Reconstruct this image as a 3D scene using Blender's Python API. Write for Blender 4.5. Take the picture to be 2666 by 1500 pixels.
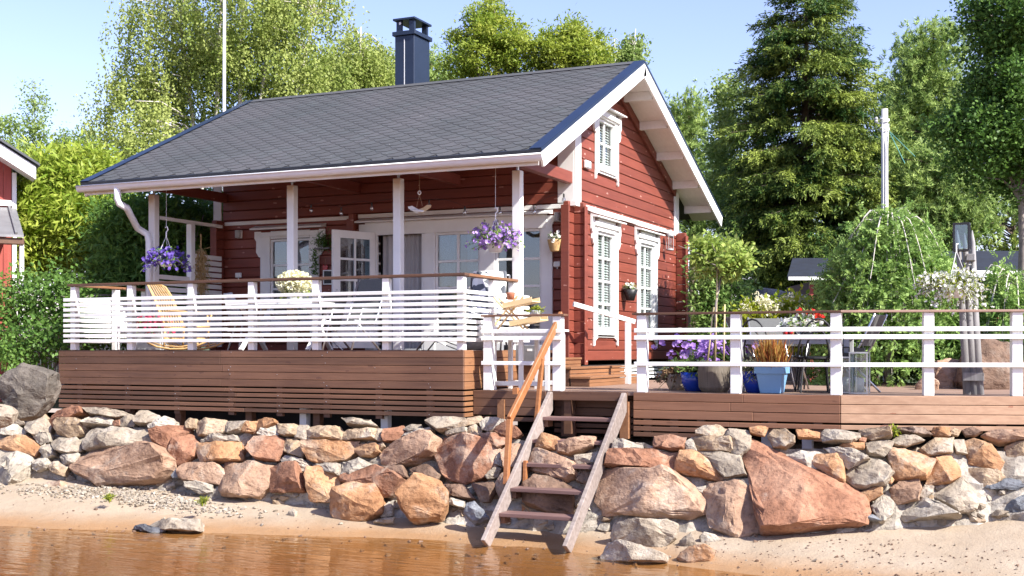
import bpy, bmesh, math, random
import numpy as np
from mathutils import Vector, Matrix, Euler, noise as mnoise

for o in list(bpy.data.objects): bpy.data.objects.remove(o)
SC = bpy.context.scene
COL = SC.collection
R = math.radians
rng = np.random.default_rng(7)
random.seed(7)

# ------------------------------------------------------------------ camera, sky, sun, exposure
EYE = 2.3                       # metres above the water; the lake surface is z = 0
YAW = R(24.3)
FOC, CU, CV = 3204.0, 1333.0, 912.0
cam_d = bpy.data.cameras.new('camera')
cam = bpy.data.objects.new('camera', cam_d); COL.objects.link(cam)
cam.location = (0, 0, EYE); cam.rotation_euler = (R(90), 0, YAW)
cam_d.sensor_width = 36; cam_d.lens = 36*FOC/2666
cam_d.shift_y = (CV-750)/2666
cam_d.clip_end = 2000; cam_d.clip_start = 0.1
SC.camera = cam

SUN_EL, SUN_AZ = R(40), R(16)    # azimuth measured from +X towards -Y
SD = Vector((math.cos(SUN_EL)*math.cos(SUN_AZ), -math.cos(SUN_EL)*math.sin(SUN_AZ), math.sin(SUN_EL)))
wd = bpy.data.worlds.new('World'); SC.world = wd; wd.use_nodes = True
nt = wd.node_tree; nt.nodes.clear()
sky = nt.nodes.new('ShaderNodeTexSky'); sky.sky_type = 'NISHITA'; sky.sun_disc = False
sky.sun_elevation = SUN_EL; sky.sun_rotation = R(90)+SUN_AZ
sky.altitude = 0; sky.air_density = 1.0; sky.dust_density = 0.6; sky.ozone_density = 5.0
bg = nt.nodes.new('ShaderNodeBackground'); bg.inputs[1].default_value = 0.14
wo = nt.nodes.new('ShaderNodeOutputWorld')
tn = nt.nodes.new('ShaderNodeMix'); tn.data_type = 'RGBA'; tn.blend_type = 'MULTIPLY'; tn.inputs[0].default_value = 1; tn.inputs[7].default_value = (.92, .70, .725, 1)
nt.links.new(sky.outputs[0], tn.inputs[6]); nt.links.new(tn.outputs[2], bg.inputs[0]); nt.links.new(bg.outputs[0], wo.inputs[0])
sl = bpy.data.lights.new('sun', 'SUN'); sl.energy = 3.9; sl.angle = R(0.53); sl.color = (1.0, 0.96, 0.875)
so = bpy.data.objects.new('sun', sl); COL.objects.link(so)
so.rotation_euler = SD.to_track_quat('Z', 'Y').to_euler(); so.location = (20, -5, 25)
SC.view_settings.view_transform = 'Standard'; SC.view_settings.look = 'None'
SC.view_settings.gamma = 1; SC.view_settings.use_curve_mapping = False
SC.view_settings.exposure = 1.53
SC.cycles.max_bounces = 12; SC.cycles.transparent_max_bounces = 16
SC.cycles.diffuse_bounces = 6; SC.cycles.glossy_bounces = 3
SC.cycles.sample_clamp_indirect = 6
SC.cycles.caustics_reflective = False; SC.cycles.caustics_refractive = False

# ------------------------------------------------------------------ where a measured point of the site lies
cY, sY = math.cos(YAW), math.sin(YAW)
def ray(u, v):
    a = (u-CU)/FOC; b = -(v-CV)/FOC
    return Vector((-sY+a*cY, cY+a*sY, b))
EYEP = Vector((0, 0, EYE))
def PY(u, v, y): r = ray(u, v); return EYEP+r*(y/r.y)
def PX(u, v, x): r = ray(u, v); return EYEP+r*(x/r.x)
def PZ(u, v, z): r = ray(u, v); return EYEP+r*((z-EYE)/r.z)
def PD(u, v, d): return EYEP+ray(u, v)*d
def depth(p): return -sY*p[0]+cY*p[1]

# ------------------------------------------------------------------ mesh helpers
class MB:
    def __init__(s): s.v = []; s.f = []
    def add(s, vs, fs):
        n = len(s.v); s.v += [tuple(p) for p in vs]; s.f += [tuple(i+n for i in f) for f in fs]; return s
    def box(s, x0, x1, y0, y1, z0, z1):
        x0, x1 = sorted((x0, x1)); y0, y1 = sorted((y0, y1)); z0, z1 = sorted((z0, z1))
        return s.add([(x0,y0,z0),(x1,y0,z0),(x1,y1,z0),(x0,y1,z0),(x0,y0,z1),(x1,y0,z1),(x1,y1,z1),(x0,y1,z1)],
                     [(0,3,2,1),(4,5,6,7),(0,1,5,4),(1,2,6,5),(2,3,7,6),(3,0,4,7)])
    def bar(s, p0, p1, w, h, up=(0,0,1), taper=1.0):
        p0 = Vector(p0); p1 = Vector(p1); d = (p1-p0).normalized(); up = Vector(up)
        a = d.cross(up)
        if a.length < 1e-4: a = d.cross(Vector((1,0,0)))
        a.normalize(); b = a.cross(d).normalized()
        vs = []
        for p, k in ((p0, 1.0), (p1, taper)):
            for i, j in ((-1,-1),(1,-1),(1,1),(-1,1)): vs.append(p+a*(i*w/2*k)+b*(j*h/2*k))
        return s.add(vs, [(3,2,1,0),(4,5,6,7),(0,1,5,4),(1,2,6,5),(2,3,7,6),(3,0,4,7)])
    def tube(s, pts, r, n=8, cap=True):
        pts = [Vector(p) for p in pts]; m = len(pts)
        rr = r if isinstance(r, (list, tuple)) else [r]*m
        vs = []; ref = None
        for i, p in enumerate(pts):
            d = (pts[min(i+1, m-1)]-pts[max(i-1, 0)])
            d = d.normalized() if d.length > 1e-9 else Vector((0,0,1))
            if ref is None: ref = d.orthogonal().normalized()
            a = (ref-d*ref.dot(d))
            a = a.normalized() if a.length > 1e-5 else d.orthogonal().normalized()
            ref = a; b = d.cross(a)
            for k in range(n):
                t = 2*math.pi*k/n; vs.append(p+a*(rr[i]*math.cos(t))+b*(rr[i]*math.sin(t)))
        fs = [(i*n+k, i*n+(k+1) % n, (i+1)*n+(k+1) % n, (i+1)*n+k) for i in range(m-1) for k in range(n)]
        if cap: fs += [tuple(range(n-1, -1, -1)), tuple((m-1)*n+k for k in range(n))]
        return s.add(vs, fs)
    def lathe(s, prof, c=(0,0,0), n=20, sq=False):
        vs = []; fs = []
        for r, z in prof:
            for k in range(n):
                t = 2*math.pi*(k+.5)/n
                vs.append((c[0]+r*math.cos(t), c[1]+r*math.sin(t), c[2]+z))
        for i in range(len(prof)-1):
            fs += [(i*n+k, i*n+(k+1) % n, (i+1)*n+(k+1) % n, (i+1)*n+k) for k in range(n)]
        fs += [tuple(range(n-1, -1, -1)), tuple((len(prof)-1)*n+k for k in range(n))]
        return s.add(vs, fs)
    def prism(s, poly, ext):            # 3D polygon swept by a vector
        n = len(poly); e = Vector(ext); P = [Vector(p) for p in poly]
        nr = sum(((P[i]).cross(P[(i+1) % n]) for i in range(n)), Vector())
        if nr.dot(e) > 0: P = P[::-1]
        vs = P+[p+e for p in P]
        return s.add(vs, [tuple(range(n)), tuple(range(2*n-1, n-1, -1))]+[(i, i+n, (i+1) % n+n, (i+1) % n) for i in range(n)])
    def xf(s, M):
        s.v = [tuple(M @ Vector(p)) for p in s.v]; return s
    def mesh(s, name):
        me = bpy.data.meshes.new(name); me.from_pydata(s.v, [], s.f); me.update(); return me

def link(name, me, m, parent=None, smooth=False):
    o = bpy.data.objects.new(name, me); COL.objects.link(o)
    if m is not None and not me.materials: me.materials.append(m)
    if smooth:
        for p in me.polygons: p.use_smooth = True
    if parent is not None: o.parent = parent
    return o
def bevel(me, w, seg=1):
    bm = bmesh.new(); bm.from_mesh(me)
    bmesh.ops.bevel(bm, geom=[e for e in bm.edges if len(e.link_faces) == 2 and e.calc_face_angle(0) > .5], offset=w, segments=seg, affect='EDGES', profile=.5, clamp_overlap=True)
    bm.to_mesh(me); bm.free()
def obj(name, mb, m, parent=None, smooth=False, bev=0, label=None, kind=None):
    me = mb.mesh(name)
    if bev: bevel(me, bev)
    o = link(name, me, m, parent, smooth)
    if label: o['label'] = label
    if kind: o['kind'] = kind
    return o
def tag(o, label, cat, group=None):
    o['label'] = label; o['category'] = cat
    if group: o['group'] = group
    return o
def thing(name, label, cat, group=None):
    o = bpy.data.objects.new(name, None); COL.objects.link(o); o.empty_display_size = .2
    return tag(o, label, cat, group)
def settle(root, loc):                  # moves the root to the base of what was built in site coordinates
    loc = Vector(loc); root.location = loc
    for c in root.children: c.location = c.location-loc
def place(root, loc, rz=0, s=1):
    root.location = loc; root.rotation_euler = (0, 0, rz); root.scale = (s, s, s); return root
def dup(root, loc, rz, label, s=1):
    r = root.copy(); COL.objects.link(r); r['label'] = label
    for ch in list(root.children):
        c = ch.copy(); COL.objects.link(c); c.parent = r
        for g in ch.children:
            d = g.copy(); COL.objects.link(d); d.parent = c
    return place(r, loc, rz, s)
def struct(name, mb_or_me, m, smooth=False):
    me = mb_or_me.mesh(name) if isinstance(mb_or_me, MB) else mb_or_me
    o = link(name, me, m, None, smooth); o['kind'] = 'structure'; return o

# ------------------------------------------------------------------ materials
def nodes(name):
    m = bpy.data.materials.new(name); m.use_nodes = True
    t = m.node_tree; b = t.nodes['Principled BSDF']; return m, t, b
def N(t, typ, **k):
    n = t.nodes.new(typ)
    for a, b in k.items(): setattr(n, a, b)
    return n
def pos(t, scale=(1,1,1), rot=(0,0,0)):
    g = N(t, 'ShaderNodeNewGeometry'); mp = N(t, 'ShaderNodeMapping')
    mp.inputs['Scale'].default_value = scale; mp.inputs['Rotation'].default_value = rot
    t.links.new(g.outputs['Position'], mp.inputs[0]); return mp.outputs[0]
def noise(t, vec, scale, detail=4, rough=.55):
    n = N(t, 'ShaderNodeTexNoise'); n.inputs['Scale'].default_value = scale
    n.inputs['Detail'].default_value = detail; n.inputs['Roughness'].default_value = rough
    t.links.new(vec, n.inputs['Vector']); return n.outputs['Fac']
def ramp(t, fac, stops):
    n = N(t, 'ShaderNodeValToRGB'); e = n.color_ramp.elements
    while len(e) < len(stops): e.new(.5)
    for i, (p, c) in enumerate(stops):
        e[i].position = p; e[i].color = (*c, 1) if len(c) == 3 else c
    t.links.new(fac, n.inputs[0]); return n.outputs[0]
def mix(t, fac, a, b, blend='MIX'):
    n = N(t, 'ShaderNodeMix', data_type='RGBA', blend_type=blend)
    for inp, val in ((0, fac), (6, a), (7, b)):
        if hasattr(val, 'is_output'): t.links.new(val, n.inputs[inp])
        else: n.inputs[inp].default_value = val if not isinstance(val, tuple) else (*val[:3], 1)
    return n.outputs[2]
def math_(t, op, a, b=0.0, c=None):
    n = N(t, 'ShaderNodeMath', operation=op)
    for i, v in enumerate((a, b, c)):
        if v is None: continue
        if hasattr(v, 'is_output'): t.links.new(v, n.inputs[i])
        else: n.inputs[i].default_value = v
    return n.outputs[0]
def bump(t, b, h, dist=.01, strength=.5):
    n = N(t, 'ShaderNodeBump'); n.inputs['Strength'].default_value = strength; n.inputs['Distance'].default_value = dist
    t.links.new(h, n.inputs['Height']); t.links.new(n.outputs[0], b.inputs['Normal'])
def vary(t, col, amt):                    # each piece a little lighter or darker than its neighbour
    oi = N(t, 'ShaderNodeObjectInfo'); hv = N(t, 'ShaderNodeHueSaturation')
    v = math_(t, 'MULTIPLY_ADD', oi.outputs['Random'], 2*amt, 1-amt)
    t.links.new(v, hv.inputs['Value']); t.links.new(col, hv.inputs['Color']); return hv.outputs[0]
def solid(name, col, rough=.5, metal=0, var=.12, scale=6, bmp=0):
    m, t, b = nodes(name)
    f = noise(t, pos(t), scale, 5)
    c = ramp(t, f, [(.3, tuple(x*(1-var) for x in col)), (.7, tuple(min(1, x*(1+var)) for x in col))])
    t.links.new(c, b.inputs['Base Color']); b.inputs['Roughness'].default_value = rough; b.inputs['Metallic'].default_value = metal
    if bmp: bump(t, b, f, bmp, .6)
    return m
def wood(name, c1, c2, axis='X', rough=.65, var=.12, knots=None, grain=1.0, kn=.5, dist=.004):
    m, t, b = nodes(name)
    sc = {'X': (.55, 9, 9), 'Y': (9, .55, 9), 'Z': (9, 9, .55)}[axis]
    sc = tuple(s*grain for s in sc)
    v = pos(t, sc); f = noise(t, v, 2.2, 6, .62)
    f2 = noise(t, pos(t), .8, 4)
    ff = math_(t, 'MULTIPLY_ADD', f, .6, math_(t, 'MULTIPLY', f2, .4))
    c = ramp(t, ff, [(.32, c1), (.66, c2)])
    if knots:
        kv = pos(t, {'X': (2.6, 4, 8), 'Y': (4, 2.6, 8), 'Z': (6, 6, 2)}[axis])
        vo = N(t, 'ShaderNodeTexVoronoi'); vo.inputs['Scale'].default_value = 1.0; t.links.new(kv, vo.inputs['Vector'])
        d = math_(t, 'ADD', vo.outputs['Distance'], math_(t, 'MULTIPLY', math_(t, 'SUBTRACT', noise(t, pos(t), 18, 3), .5), .34))
        k = math_(t, 'LESS_THAN', d, .105)
        k = math_(t, 'MULTIPLY', k, kn)
        c = mix(t, k, c, knots)
    c = vary(t, c, var)
    t.links.new(c, b.inputs['Base Color']); b.inputs['Roughness'].default_value = rough
    bump(t, b, f, dist, .5)
    return m
def schlick(t, f0, nrm=None):
    lw = N(t, 'ShaderNodeLayerWeight')
    if nrm is not None: t.links.new(nrm, lw.inputs['Normal']); lw.inputs['Blend'].default_value = .5
    return math_(t, 'MULTIPLY_ADD', math_(t, 'POWER', lw.outputs['Facing'], 5.0), 1-f0, f0)
def glassy(name, tint=(.75,.85,.88), refl=1.0):
    m = bpy.data.materials.new(name); m.use_nodes = True; t = m.node_tree; t.nodes.clear()
    o = N(t, 'ShaderNodeOutputMaterial'); tr = N(t, 'ShaderNodeBsdfTransparent'); gl = N(t, 'ShaderNodeBsdfGlossy')
    tr.inputs[0].default_value = (*tint, 1); gl.inputs['Roughness'].default_value = .02
    f = math_(t, 'MULTIPLY', schlick(t, .10), refl)
    mx = N(t, 'ShaderNodeMixShader'); t.links.new(f, mx.inputs[0]); t.links.new(tr.outputs[0], mx.inputs[1]); t.links.new(gl.outputs[0], mx.inputs[2])
    t.links.new(mx.outputs[0], o.inputs[0]); return m
def leafmat(name, c1, c2, trans=.35, gloss=.15):
    m = bpy.data.materials.new(name); m.use_nodes = True; t = m.node_tree; b = t.nodes['Principled BSDF']; o = t.nodes['Material Output']
    at = N(t, 'ShaderNodeAttribute', attribute_name='tint'); c = ramp(t, at.outputs['Fac'], [(.1, c1), (.9, c2)])
    t.links.new(c, b.inputs['Base Color']); b.inputs['Roughness'].default_value = .45
    b.inputs['Specular IOR Level'].default_value = gloss
    tl = N(t, 'ShaderNodeBsdfTranslucent'); hs = N(t, 'ShaderNodeHueSaturation'); hs.inputs['Value'].default_value = 1.25; hs.inputs['Saturation'].default_value = 1.05
    t.links.new(c, hs.inputs['Color']); t.links.new(hs.outputs[0], tl.inputs[0])
    mx = N(t, 'ShaderNodeMixShader'); mx.inputs[0].default_value = trans
    t.links.new(b.outputs[0], mx.inputs[1]); t.links.new(tl.outputs[0], mx.inputs[2]); t.links.new(mx.outputs[0], o.inputs[0]); return m
def stone(name, c1, c2, c3, light=(.50,.46,.40), lf=.5):
    m, t, b = nodes(name)
    oi = N(t, 'ShaderNodeObjectInfo'); g = N(t, 'ShaderNodeNewGeometry'); ad = N(t, 'ShaderNodeVectorMath', operation='MULTIPLY_ADD')
    ad.inputs[1].default_value = (37, 19, 53)
    t.links.new(oi.outputs['Random'], ad.inputs[0]); t.links.new(g.outputs['Position'], ad.inputs[2])
    v = ad.outputs[0]
    f = noise(t, v, 2.3, 6, .6); f2 = noise(t, v, 14, 6, .65)
    st = N(t, 'ShaderNodeMapping'); st.inputs['Scale'].default_value = (1.6, 1.6, 3.4); st.inputs['Rotation'].default_value = (.3, .5, 0); t.links.new(v, st.inputs[0])
    f3 = noise(t, st.outputs[0], 2.2, 5, .6)
    c = ramp(t, f, [(.33, c1), (.5, c2), (.68, c3)])
    c = mix(t, math_(t, 'MULTIPLY', f3, .35), c, c1)
    # pale crust of lime and weathering, in patches
    pm = ramp(t, noise(t, v, 1.7, 7, .7), [(.53, (0,0,0)), (.62, (1,1,1))])
    c = mix(t, math_(t, 'MULTIPLY', pm, lf), c, light)
    sp = ramp(t, f2, [(.30, (.55,.5,.48)), (.48, (1,1,1)), (.75, (1.12,1.1,1.05))])
    c = mix(t, 1.0, c, sp, 'MULTIPLY')
    c = vary(t, c, .13)
    t.links.new(c, b.inputs['Base Color']); b.inputs['Roughness'].default_value = .82; b.inputs['Specular IOR Level'].default_value = .25
    h = math_(t, 'ADD', math_(t, 'MULTIPLY', f2, .45), math_(t, 'MULTIPLY', f3, .8))
    bump(t, b, h, .06, .9)
    return m

WHITE = solid('white_paint', (.79,.79,.775), .45, var=.07, scale=2.2)
WHITEW = wood('white_painted_wood', (.70,.71,.71), (.82,.82,.80), 'X', .5, .05, knots=(.5,.48,.42), kn=.35)
WHITEG = wood('white_soffit', (.70,.69,.66), (.80,.79,.76), 'Y', .6, .04)
WALLI = solid('interior_plaster', (.22,.215,.21), .8, var=.05)
RED_C1, RED_C2 = (.145,.031,.019), (.235,.057,.034)
REDX = wood('red_log_paint_x', RED_C1, RED_C2, 'X', .55, .10, knots=(.62,.33,.27), kn=.55)
REDY = wood('red_log_paint_y', RED_C1, RED_C2, 'Y', .55, .10, knots=(.74,.43,.36), kn=.6)
BROWNX = wood('brown_stain_x', (.080,.036,.021), (.165,.082,.047), 'X', .6, .27, knots=(.07,.03,.02), kn=.6)  # brown stain darkened to carry the shade of the front faces
BROWNY = wood('brown_stain_y', (.17,.075,.034), (.29,.138,.064), 'Y', .6, .13, knots=(.10,.04,.02), kn=.5)  # same brown stain lightened, the sun on the side faces put into it
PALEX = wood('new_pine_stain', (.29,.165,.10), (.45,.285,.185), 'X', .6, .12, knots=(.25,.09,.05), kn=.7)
HANDR = wood('handrail_stain', (.24,.09,.03), (.38,.165,.065), 'X', .5, .08)
GREYW = wood('weathered_wood_x', (.165,.128,.112), (.35,.295,.27), 'X', .75, .15, knots=(.10,.06,.05), kn=.5)
GREYZ = wood('weathered_wood_z', (.13,.125,.13), (.34,.33,.33), 'Z', .8, .15, knots=(.06,.05,.05), kn=.5)
TREADM = wood('tread_wood', (.10,.055,.05), (.21,.125,.11), 'X', .6, .2)
SHING = None
METALD = solid('dark_sheet_metal', (.016,.03,.07), .34, 0.45, .15, 1.5)
CHIM = solid('navy_chimney_metal', (.022,.034,.062), .36, .35, .12, 2)
BLACK = solid('black_paint', (.012,.012,.014), .5)
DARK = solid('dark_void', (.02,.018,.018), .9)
GUTM = solid('gutter_enamel', (.78,.79,.80), .3, var=.03)
GLASS = glassy('window_glass', (.52,.63,.70), 1.6)
BULBG = glassy('bulb_glass', (.80,.82,.84), 3.5)
GLASS2 = glassy('clear_glass', (.86,.90,.90), .7)
CURT = solid('grey_curtain', (.50,.49,.50), .9, var=.06)
CURTW = solid('white_curtain', (.72,.73,.74), .9, var=.05)
BLIND = solid('blind_slat', (.66,.67,.64), .45, var=.04)
SILVER = solid('aluminium', (.55,.56,.58), .3, .8, .05)
GREYF = solid('grey_sling_fabric', (.10,.102,.10), .85, var=.1, scale=40)
RATT = wood('rattan', (.40,.23,.09), (.66,.44,.20), 'X', .5, .1)
TRAY = wood('pale_beech', (.55,.38,.19), (.72,.53,.30), 'X', .55, .1)
STRAW = solid('straw', (.42,.29,.14), .9, var=.25, scale=30)
ROPE = solid('cord', (.34,.22,.14), .9)
GREYP = solid('grey_plastic', (.40,.41,.42), .5, var=.05)
WHITEP = solid('white_plastic', (.78,.78,.77), .35, var=.03)
TERRA = solid('terracotta', (.30,.11,.06), .8, var=.15)
BLUEP = solid('cobalt_glaze', (.012,.05,.40), .18, var=.3, scale=4)
LBLUE = solid('light_blue_plastic', (.17,.34,.56), .45, var=.06)
REDP = solid('red_glass', (.45,.02,.02), .2)
SHEDR = solid('shed_roof_felt', (.007,.011,.022), .85, var=.3, scale=5, bmp=.01)
SHEDW = solid('shed_dark_timber', (.07,.03,.027), .8, var=.2)
BARKB = solid('birch_bark', (.52,.48,.43), .8, var=.25, scale=5)
BARKD = solid('dark_bark', (.11,.08,.06), .9, var=.3, scale=8, bmp=.02)
BARKG = solid('grey_bark', (.22,.19,.17), .9, var=.3, scale=8, bmp=.02)
STEM = solid('green_stem', (.10,.13,.035), .7, var=.2)
SOIL = solid('potting_soil', (.04,.028,.02), .95)
CANE = solid('bamboo_cane', (.55,.44,.24), .6, var=.12, scale=10)
# ------------------------------------------------------------------ ground, beach, water
def interp(x, xs, ys): return float(np.interp(x, xs, ys))
WX = [-60, -16, -12, -8, -5.5, -2.8, 0, 6, 30]; WY = [11.5, 11.75, 12.0, 13.05, 13.18, 12.5, 11.95, 11.7, 11.4]
def crest(x): return 14.75 if x < -7.37 else (15.03 if x < -2.47 else 15.03+.285*(min(x, 8)+2.47))
def sand_z(x, y):
    d = y-interp(x, WX, WY); cr = crest(x)
    d += .10*mnoise.noise((x*.9, y*.9, 3.1))
    z = .17*d if d > 0 else .12*d
    if d > 0: z += .02*math.sin(x*1.3)*min(d, 1)
    z = max(z, -2.5)
    k = (y-(cr-.30))/.7
    if k > 0:
        k = min(k, 1); z = z*(1-k)+1.1*k
    return z
def grid(xs, ys, fz, name, bumpa=0):
    nx, ny = len(xs), len(ys)
    vs = [(x, y, fz(x, y)+(bumpa*mnoise.fractal((x*2.2, y*2.2, .5), 1.0, 2.0, 4) if bumpa else 0)) for y in ys for x in xs]
    fs = [(j*nx+i, j*nx+i+1, (j+1)*nx+i+1, (j+1)*nx+i) for j in range(ny-1) for i in range(nx-1)]
    me = bpy.data.meshes.new(name); me.from_pydata(vs, [], fs); me.update(); return me
def sand_material():
    m, t, b = nodes('beach_sand')
    p = pos(t); f = noise(t, p, 1.2, 5); f2 = noise(t, p, 38, 4, .7); f3 = noise(t, p, 7, 4)
    c = ramp(t, f, [(.3, (.31,.24,.17)), (.7, (.40,.325,.245))])
    c = mix(t, ramp(t, f2, [(.55, (0,0,0)), (.74, (.75,.75,.75))]), c, (.24,.165,.115))
    sx = N(t, 'ShaderNodeSeparateXYZ'); t.links.new(p, sx.inputs[0])
    h = math_(t, 'MULTIPLY_ADD', f3, .05, sx.outputs[2])
    wet = ramp(t, h, [(.055, (1,1,1)), (.15, (0,0,0))])           # soaked sand along the waterline
    c = mix(t, wet, c, (.32,.19,.10))
    # brown lake bed; the water's darkening with depth is put into its colour
    deep = ramp(t, math_(t, 'MULTIPLY_ADD', sx.outputs[2], 2.6, .5), [(.10, (1,1,1)), (.50, (0,0,0))])
    c = mix(t, deep, c, (.19,.092,.030))
    t.links.new(c, b.inputs['Base Color'])
    t.links.new(math_(t, 'MULTIPLY_ADD', wet, -.5, .85), b.inputs['Roughness'])
    b.inputs['Specular IOR Level'].default_value = .3
    bump(t, b, math_(t, 'ADD', math_(t, 'MULTIPLY', f2, .6), f3), .03, .6)
    return m
SAND = sand_material()
xs = list(np.r_[np.linspace(-300, -30, 12), np.linspace(-28, -16.5, 14), np.arange(-16, 3.01, .1), np.linspace(3.6, 12, 14), np.linspace(16, 300, 10)])
ys = list(np.r_[-300, -80, -20, -5, 2, 6, np.arange(8, 11, .4), np.arange(11.2, 15.0, .09), 15.3, 16, 18.0])
struct('beach_sand', grid(xs, ys, sand_z, 'beach_sand', .012), SAND, True)
def ground_z(x, y):
    return 1.22+min((y-15)*.06, .25)+max(0, y-30)*.012+.05*mnoise.noise((x*.3, y*.3, 0))
gm = solid('grass_ground', (.055,.075,.022), .95, var=.35, scale=3, bmp=.03)
struct('ground', grid(list(np.r_[-500, -200, np.arange(-60, 60, 3), 200, 500]), list(np.r_[16.0, 17, 18, 20, np.arange(22, 90, 4), 150, 300, 900]), ground_z, 'ground'), gm)

def water_material():
    m = bpy.data.materials.new('lake_water'); m.use_nodes = True; t = m.node_tree; t.nodes.clear()
    o = N(t, 'ShaderNodeOutputMaterial'); tr = N(t, 'ShaderNodeBsdfTransparent'); gl = N(t, 'ShaderNodeBsdfGlossy')
    tr.inputs[0].default_value = (.95,.83,.62,1); gl.inputs['Roughness'].default_value = .015
    p = pos(t, (.75, 4.4, 1), (0, 0, R(-22)))
    h = math_(t, 'ADD', noise(t, p, 1.3, 2, .45), math_(t, 'MULTIPLY', noise(t, p, 3.7, 2, .5), .35))
    bp = N(t, 'ShaderNodeBump'); bp.inputs['Strength'].default_value = .8; bp.inputs['Distance'].default_value = .013; t.links.new(h, bp.inputs['Height'])
    fr = schlick(t, .02, bp.outputs[0])
    t.links.new(bp.outputs[0], gl.inputs['Normal'])
    mx = N(t, 'ShaderNodeMixShader'); t.links.new(fr, mx.inputs[0]); t.links.new(tr.outputs[0], mx.inputs[1]); t.links.new(gl.outputs[0], mx.inputs[2])
    t.links.new(mx.outputs[0], o.inputs[0]); return m
w = MB(); w.add([(-300,-300,0),(300,-300,0),(300,14.2,0),(-300,14.2,0)], [(0,1,2,3)])
struct('lake_water', w, water_material())

# ------------------------------------------------------------------ the red log cottage
X0, XL = -7.29, -14.35           # gable wall and far end wall
YF, YR = 18.6, 24.37             # front and rear walls
XR, XRL = -6.67, -14.98          # outer faces of the rakes
RY, RZ = 20.31, 7.29             # ridge
EY, EZ = 15.75, 5.10             # front eave (top of the roof skin)
BY, BZ = 25.58, 5.15             # rear eave
SF = (RZ-EZ)/(RY-EY); SB = (RZ-BZ)/(BY-RY)
def roof_z(y): return EZ+SF*(y-EY) if y < RY else RZ-SB*(y-RY)
house = thing('log_cottage', 'red log cottage with white window trim and dark shingle roof', 'cottage')

LH = .1755                       # height of a log
rowz = lambda k: 2.06+k*LH
def cut(a, b, holes):
    out = [(a, b)]
    for h0, h1 in holes:
        nx = []
        for s, e in out:
            if h1 <= s or h0 >= e: nx.append((s, e)); continue
            if h0 > s: nx.append((s, h0))
            if h1 < e: nx.append((h1, e))
        out = nx
    return [(s, e) for s, e in out if e-s > .03]
# openings: (lo, hi, zlo, zhi)
FRONT = [(-13.19, -12.37, 2.95, 4.30), (-10.96, -10.08, 2.30, 4.33), (-9.83, -8.98, 2.42, 4.29), (-8.70, -7.86, 2.42, 4.29)]
G1, G2 = (19.60, 20.50, 2.66, 4.32), (21.90, 22.80, 2.66, 4.30)
GU = (19.66, 20.58, 5.46, 6.25)
T = .10                          # log thickness
def front_log(x0, x1, z0, z1):
    mb = MB(); mb.box(x0, x1, YF, YF+T, z0+.003, z1-.003)
    obj('log', mb, REDX, house, bev=.012)
for k in range(15):              # lower storey, front
    z0, z1 = rowz(k), rowz(k+1)
    holes = [(o[0], o[1]) for o in FRONT if z1 > o[2]+.02 and z0 < o[3]-.02]
    for s, e in cut(XL-.05, X0+.17, holes): front_log(s, e, z0, z1)
for k in range(15, 21):          # upper strip under the porch roof
    front_log(XL+.06, X0, rowz(k)+.004, rowz(k+1)+.004)
def gable_log(y0, y1, z0, z1, clip=False):
    mb = MB(); z0 += .003; z1 -= .003
    if clip:
        lo = lambda z: max(y0, EY+(z+.20-EZ)/SF); hi = lambda z: min(y1, RY+(RZ-z-.20)/SB)
        if hi(z0)-lo(z0) < .05: return
        P = [(X0-T, lo(z0), z0), (X0-T, hi(z0), z0)]
        if hi(z1) > lo(z1): P += [(X0-T, hi(z1), z1), (X0-T, lo(z1), z1)]
        else: P += [(X0-T, (lo(z0)+hi(z0))/2, z0+.08)]
        mb.prism(P, (T, 0, 0))
    else: mb.box(X0-T, X0, y0, y1, z0, z1)
    obj('log', mb, REDY, house, bev=.012)
for k in range(15):
    z0, z1 = rowz(k)+.06, rowz(k+1)+.06
    for s, e in cut(YF-.24, YR, [(o[0], o[1]) for o in (G1, G2) if z1 > o[2]+.02 and z0 < o[3]-.02]):
        if s < YF: gable_log(s, YF-.002, z0-.05, z1-.05); s = YF+T+.002
        gable_log(s, e, z0, z1)
k = 0
while True:
    z0 = 4.76+k*LH; z1 = z0+LH
    if z0 > RZ-.32: break
    for s, e in cut(YF, YR, [(GU[0], GU[1])] if z1 > GU[2]+.02 and z0 < GU[3]-.02 else []): gable_log(s, e, z0, z1, True)
    k += 1
# crossed log ends at the far corner and the log post between the two front rooms
for k in range(15):
    z0, z1 = rowz(k), rowz(k+1)
    mb = MB(); mb.box(X0+.003, X0+.20, YR-.10, YR, z0+.003, z1-.003); obj('log_end', mb, REDX, house, bev=.01)
    mb = MB(); mb.box(XL, XL+T, YF-.24, YF-.002, z0+.003, z1-.003); obj('log_end', mb, REDY, house, bev=.01)
    if k > 1:
        mb = MB(); mb.box(-11.49, -11.39, YF-.13, YF-.002, z0+.003, z1-.003); obj('log_end', mb, REDY, house, bev=.01)
def cover(x0, x1, y0, y1, z0, z1, m=REDX):
    mb = MB(); mb.box(x0, x1, y0, y1, z0, z1); obj('cover_board', mb, m, house, bev=.006)
cover(X0+.17, X0+.20, YF-.02, YF+T, 2.06, 4.63, REDY)
cover(X0+.20, X0+.23, YR-.12, YR+.02, 2.06, 4.63, REDY)
cover(X0-T-.03, X0+.012, YF-.268, YF-.242, 2.0, 4.64)
cover(XL-.02, XL+T+.02, YF-.268, YF-.242, 2.0, 4.58)
cover(-11.51, -11.37, YF-.157, YF-.132, 2.3, 4.6)
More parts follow.
